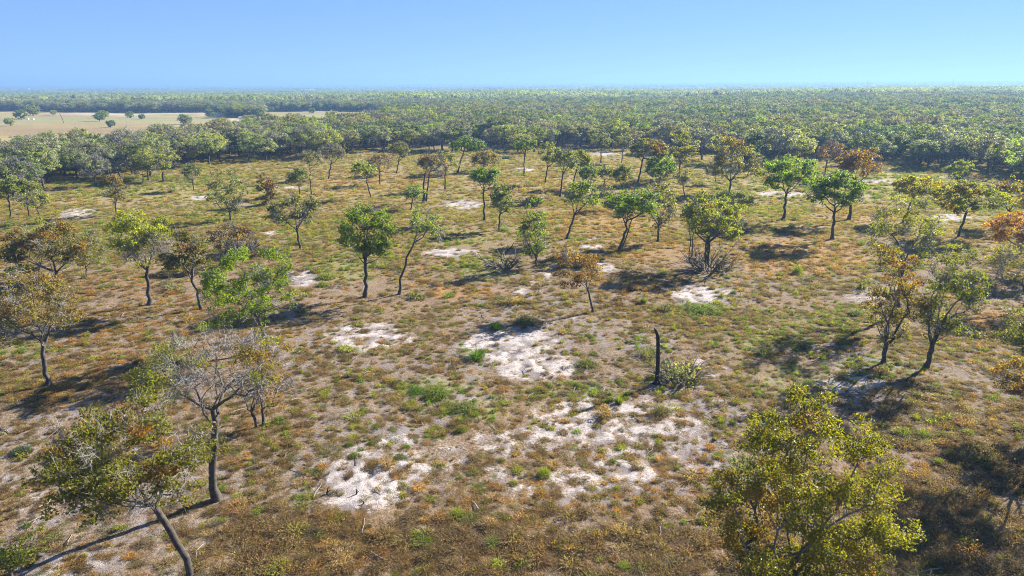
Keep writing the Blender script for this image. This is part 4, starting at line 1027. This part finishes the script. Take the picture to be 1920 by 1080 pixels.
def brush(px_, py_, wpx, hpx, n, label, colr, leafy=0, name='brush_pile', lean=0.0, cat='brush pile', mat=None):
    P = ground_at(px_, py_); dep = (P - np.array([0, 0, CAM_Z])) @ f0; R = wpx / 2 / FPX * dep; H = hpx / FPX * dep
    r = np.random.default_rng(int(px_)); ch, ra, sd = [], [], []
    for k in range(n):
        a = r.uniform(0, 6.28); b = np.array([math.cos(a) * R * r.uniform(0, .6), math.sin(a) * R * r.uniform(0, .6), -.05])
        d = np.array([math.cos(a) + lean, math.sin(a) * .8, r.uniform(.3, 1.5)]); d /= np.linalg.norm(d)
        L = min(R * r.uniform(.5, 1.1), H / max(d[2], .2))
        pts = [b + d * L * t + r.normal(size=3) * .06 * L * (t > 0) - np.array([0, 0, .2 * L * t * t]) for t in (0, .33, .66, 1.0)]
        w = dep * .0007 * r.uniform(.6, 1.6)
        ch.append(pts); ra.append([w * 1.5, w * 1.1, w * .8, w * .3]); sd.append(3)
        for _ in range(3):
            s0 = np.array(pts[int(r.integers(1, 3))]); e = s0 + (d + r.normal(size=3) * .6) * L * .35
            ch.append([s0, (s0 + e) / 2 + r.normal(size=3) * .04, e]); ra.append([w * .7, w * .5, w * .2]); sd.append(3)
    root = empty(name, P); tag(root, label, cat)
    b_ = tube_ob('branches', ch, ra, sd, mat or M_BRUSH, root); b_['kind'] = 'stuff'
    if leafy:
        d = r.normal(size=(leafy, 3)); d /= np.linalg.norm(d, axis=1, keepdims=True); d[:, 2] = np.abs(d[:, 2])
        L = d * r.uniform(.3, 1, leafy)[:, None] * np.array([R, R * .8, H]); nn = r.normal(size=(leafy, 3)); nn /= np.linalg.norm(nn, axis=1, keepdims=True)
        V, Q = rhombi(L, nn, dep * .0045 * r.uniform(.7, 1.4, leafy), r)
        me = fast_mesh('foliage', V, quads=Q); add_attr(me, 'tint', 'FLOAT', 'FACE', r.uniform(size=leafy))
        fo = mesh_ob('foliage', me, M_SHRUB, root); fo.color = (*colr, 1)
    return root
brush(1276, 712, 104, 42, 46, 'tangled grey-brown brush with a few green leaves right of the snag', (.20, .21, .07), 460, 'bramble', cat='bramble')
brush(1330, 508, 110, 42, 60, 'dark heap of bare branches under the bushy yellow-green clump', (.1, .1, .04), 60)
brush(945, 500, 70, 36, 46, 'fallen leafless treetop lying left of the slim sapling-like oak', (.1, .1, .04), 0, 'fallen_branch', cat='fallen branch')
brush(1000, 385, 44, 22, 24, 'low scrubby green oak sprout with grey twigs before the tall green-grey oak', (.10, .14, .02), 200, 'scrub_oak', cat='shrub')
brush(450, 470, 70, 40, 40, 'bare reddish brush beside the small crooked brown oak', (.1, .1, .04), 20)
brush(1395, 1040, 60, 60, 40, 'grey wiry brush under the large yellow-tipped oak', (.1, .12, .06), 80, cat='brush pile')

P = ground_at(960, 478)
o = tube_ob('broken_limb', [[(-1.2, 0, .1), (-.6, 0, .5), (0, 0, 1.1), (.25, 0, 1.6)], [(-.3, 0, .8), (-.6, .1, 1.3)]], [[.09, .08, .07, .03], [.05, .015]], [6, 4], M_CHAR)
o.location = P; tag(o, 'dark broken limb propped on the fallen leafless treetop', 'fallen branch')
for (px_, py_, sz, lb) in ((613, 926, 14, 'dark root stub at the left of the lower sand patch'), (668, 927, 12, 'small crooked root stub in the middle of the lower sand patch'), (681, 945, 10, 'short leaning root stub, lowest in the lower sand patch')):
    P = ground_at(px_, py_); dep = (P - np.array([0, 0, CAM_Z])) @ f0; k = sz / FPX * dep
    r = np.random.default_rng(int(px_))
    o = tube_ob('root_stub', [[(0, 0, -.05), (.1 * k, 0, .5 * k), (r.normal() * .3 * k, 0, 1.0 * k)], [(.05 * k, 0, .3 * k), (.5 * k, .1 * k, .55 * k)]], [[.16 * k, .12 * k, .04 * k], [.08 * k, .03 * k]], [6, 5], M_CHAR)
    o.location = P; tag(o, lb, 'tree stump')

# ------------------------------------------------------------------ far man-made things
def box(V, Q, x0, x1, y0, y1, z0, z1):
    b = len(V); V += [(x, y, z) for z in (z0, z1) for y in (y0, y1) for x in (x0, x1)]
    Q += [(b + a, b + c, b + d, b + e) for a, c, d, e in ((0, 2, 3, 1), (4, 5, 7, 6), (0, 1, 5, 4), (2, 6, 7, 3), (0, 4, 6, 2), (1, 3, 7, 5))]
def box_ob(name, dims, mat, parent):
    V, Q = [], []
    for d in dims: box(V, Q, *d)
    return mesh_ob(name, fast_mesh(name, np.array(V), quads=Q), mat, parent)
M_WHITE = plain('white_metal', (.78, .78, .78), .4, .05); M_DARKW = plain('dark_opening', (.03, .03, .035), .6); M_BLUE = plain('blue_tarp', (.06, .25, .6), .5, .1)
M_MINT = plain('mint_paint', (.55, .80, .68), .5, .05); M_STEEL = plain('galvanised_steel', (.28, .31, .36), .5, .1); M_POLE = plain('weathered_wood_pole', (.16, .10, .065), .9, .3)

def gable(L, W, zw, zr, ov=.12):
    V = np.array([(-L / 2 - ov, -W / 2 - ov, zw), (L / 2 + ov, -W / 2 - ov, zw), (L / 2 + ov, 0, zr), (-L / 2 - ov, 0, zr), (L / 2 + ov, W / 2 + ov, zw), (-L / 2 - ov, W / 2 + ov, zw),
                  (-L / 2 - ov, -W / 2 - ov, zw - .15), (L / 2 + ov, -W / 2 - ov, zw - .15), (L / 2 + ov, W / 2 + ov, zw - .15), (-L / 2 - ov, W / 2 + ov, zw - .15)])
    return fast_mesh('roof', V, quads=[(0, 1, 2, 3), (3, 2, 4, 5), (6, 7, 1, 0), (5, 4, 8, 9), (6, 9, 8, 7)], tris=[(1, 4, 2), (0, 3, 5), (1, 7, 8), (1, 8, 4), (0, 5, 9), (0, 9, 6)])
def building(loc, L, W, zw, zr, label, cat='building', rz=.1):
    r = empty('farm_building', loc, rz); tag(r, label, cat)
    box_ob('wall', [(-L / 2, L / 2, -W / 2, W / 2, -1, zw - .17)], M_WHITE, r)
    mesh_ob('roof', gable(L, W, zw, zr), M_WHITE, r)
    for k in range(3): box_ob('window', [(-L * .35 + k * L * .3, -L * .35 + k * L * .3 + L * .15, -W / 2 - .05, -W / 2 - .003, 1.2, zw - .8)], M_DARKW, r)
    return r
def lift(px_, py_, Y):
    p = on_plane(px_, py_, Y); return p
p = lift(1509, 226, 420); building((p[0], p[1], p[2] - 8.0), 13, 8, 7.2, 9, 'white metal-roofed building among the trees of the right woodland')
p = lift(1496, 222, 430); r = empty('shed', (p[0], p[1], p[2] - 8), .1); tag(r, 'blue covered shed just left of the white-roofed building', 'shed')
mesh_ob('roof', gable(4, 4, 7.4, 8.6), M_BLUE, r); box_ob('wall', [(-2, 2, -2, 2, -1, 7.2)], M_BLUE, r)
p = ground_at(451, 224); building((p[0], p[1], p[2]), 1.7, 1.3, 1.3, 1.9, 'small white building at the far end of the pasture hedgerow')
for px_, lb in ((568, 'pale farm buildings strip on the far horizon, left one'), (585, 'pale farm building on the far horizon, right of the first')):
    p = lift(px_, 168.5, 3000); building((p[0], p[1], p[2] - 11), 30, 14, 9, 13, lb)
for px_, lb in ((1035, 'low white barn on the far plain under the pylons, left one'), (1070, 'low white barn on the far plain under the pylons, right one')):
    p = lift(px_, 170.5, 2600); building((p[0], p[1], p[2] - 10), 26, 14, 9.5, 12, lb)
# water tower
p = lift(54, 168.3, 3400); r = empty('water_tower', (p[0], p[1], p[2] - 16)); tag(r, 'tiny mint green water tower on the far left plain', 'water tower')
a = np.linspace(0, 2 * np.pi, 12, endpoint=False)
tube_ob('tank', [[(0, 0, 11), (0, 0, 11.8), (0, 0, 13), (0, 0, 22), (0, 0, 23.5), (0, 0, 24.2)]], [[.3, 4, 5.4, 5.4, 4, .3]], [16], M_MINT, r)
for sx in (-1, 1):
    for sy in (-1, 1): tube_ob('leg', [[(sx * 5, sy * 5, -4), (sx * 3.4, sy * 3.4, 14)]], [[.4, .35]], [6], M_MINT, r)
# pylons
def pylon(px_, ytop, ybase, Y, label):
    t = lift(px_, ytop, Y); b = lift(px_, ybase, Y); H = t[2] - b[2]
    r = empty('transmission_tower', (t[0], t[1], b[2])); tag(r, label, 'pylon', 'pylons along the far power line')
    w = H * .1; ch, ra = [], []
    for sx in (-1, 1):
        for sy in (-1, 1): ch.append([(sx * w, sy * w, -6), (sx * w * .35, sy * w * .35, H * .6), (sx * w * .12, sy * w * .12, H)]); ra.append([.3, .26, .2])
    for z0, z1 in ((0, .25), (.25, .45), (.45, .62)):
        f1, f2 = 1 - z0 * 1.05, 1 - z1 * 1.05
        for s_ in (-1, 1): ch.append([(s_ * w * f1, -w * f1, H * z0), (-s_ * w * f2, -w * f2, H * z1)]); ra.append([.16, .16])
    lat = tube_ob('lattice', ch, ra, [4] * len(ch), M_STEEL, r)
    for zz in (.66, .8, .93):
        tube_ob('crossarm', [[(-H * .17, 0, H * zz), (0, 0, H * zz + H * .02), (H * .17, 0, H * zz)]], [[.14, .26, .14]], [4], M_STEEL, r)
for args in ((1628, 150.5, 168, 2300, 'tall pylon above the right woodland, left of the other near one'), (1788, 149, 170, 2300, 'tall pylon above the right woodland, nearest the right edge'), (1073, 155, 163, 4200, 'faint pylon on the horizon above the low white barns, right of three'),
             (1044, 156, 163, 4200, 'faint pylon on the horizon above the low white barns, middle of three'), (1020, 156, 163, 4200, 'faint pylon on the horizon above the low white barns, left of three'), (1108, 156.5, 163, 4400, 'lone faint pylon right of the three on the horizon')): pylon(*args)
# radio mast
t = lift(367, 143, 3000); b = lift(367, 166, 3000)
o = tube_ob('radio_mast', [[(0, 0, -6), (0, 0, (t[2] - b[2]) * .5), (0, 0, t[2] - b[2])]], [[.55, .5, .35]], [6], M_STEEL); o.location = (t[0], t[1], b[2]); tag(o, 'thin radio mast rising above the far left horizon', 'mast')
# leaning pole in the pasture
P = ground_at(118, 231); o = tube_ob('utility_pole', [[(.6, 0, -.5), (.2, 0, 2.5), (-.9, 0, 5.6)]], [[.22, .2, .16]], [8], M_POLE); o.location = P; tag(o, 'bare wooden pole leaning in the far left pasture', 'pole')
# pale boxes lying in the pasture
for px_, lb in ((52, 'small white trough lying in the far left pasture, left of two'), (62, 'small white trough lying in the far left pasture, right of two')):
    P = ground_at(px_, 224); r = empty('water_trough', P); tag(r, lb, 'trough', 'white troughs in the pasture')
    V, Q = [], []; box(V, Q, -.6, .6, -.5, -.38, 0, .5); box(V, Q, -.6, .6, .38, .5, 0, .5); box(V, Q, -.6, -.48, -.377, .377, 0, .5); box(V, Q, .48, .6, -.377, .377, 0, .5); box(V, Q, -.477, .477, -.377, .377, 0.02, .35)
    mesh_ob('basin', fast_mesh('basin', np.array(V), quads=Q), M_WHITE, r)
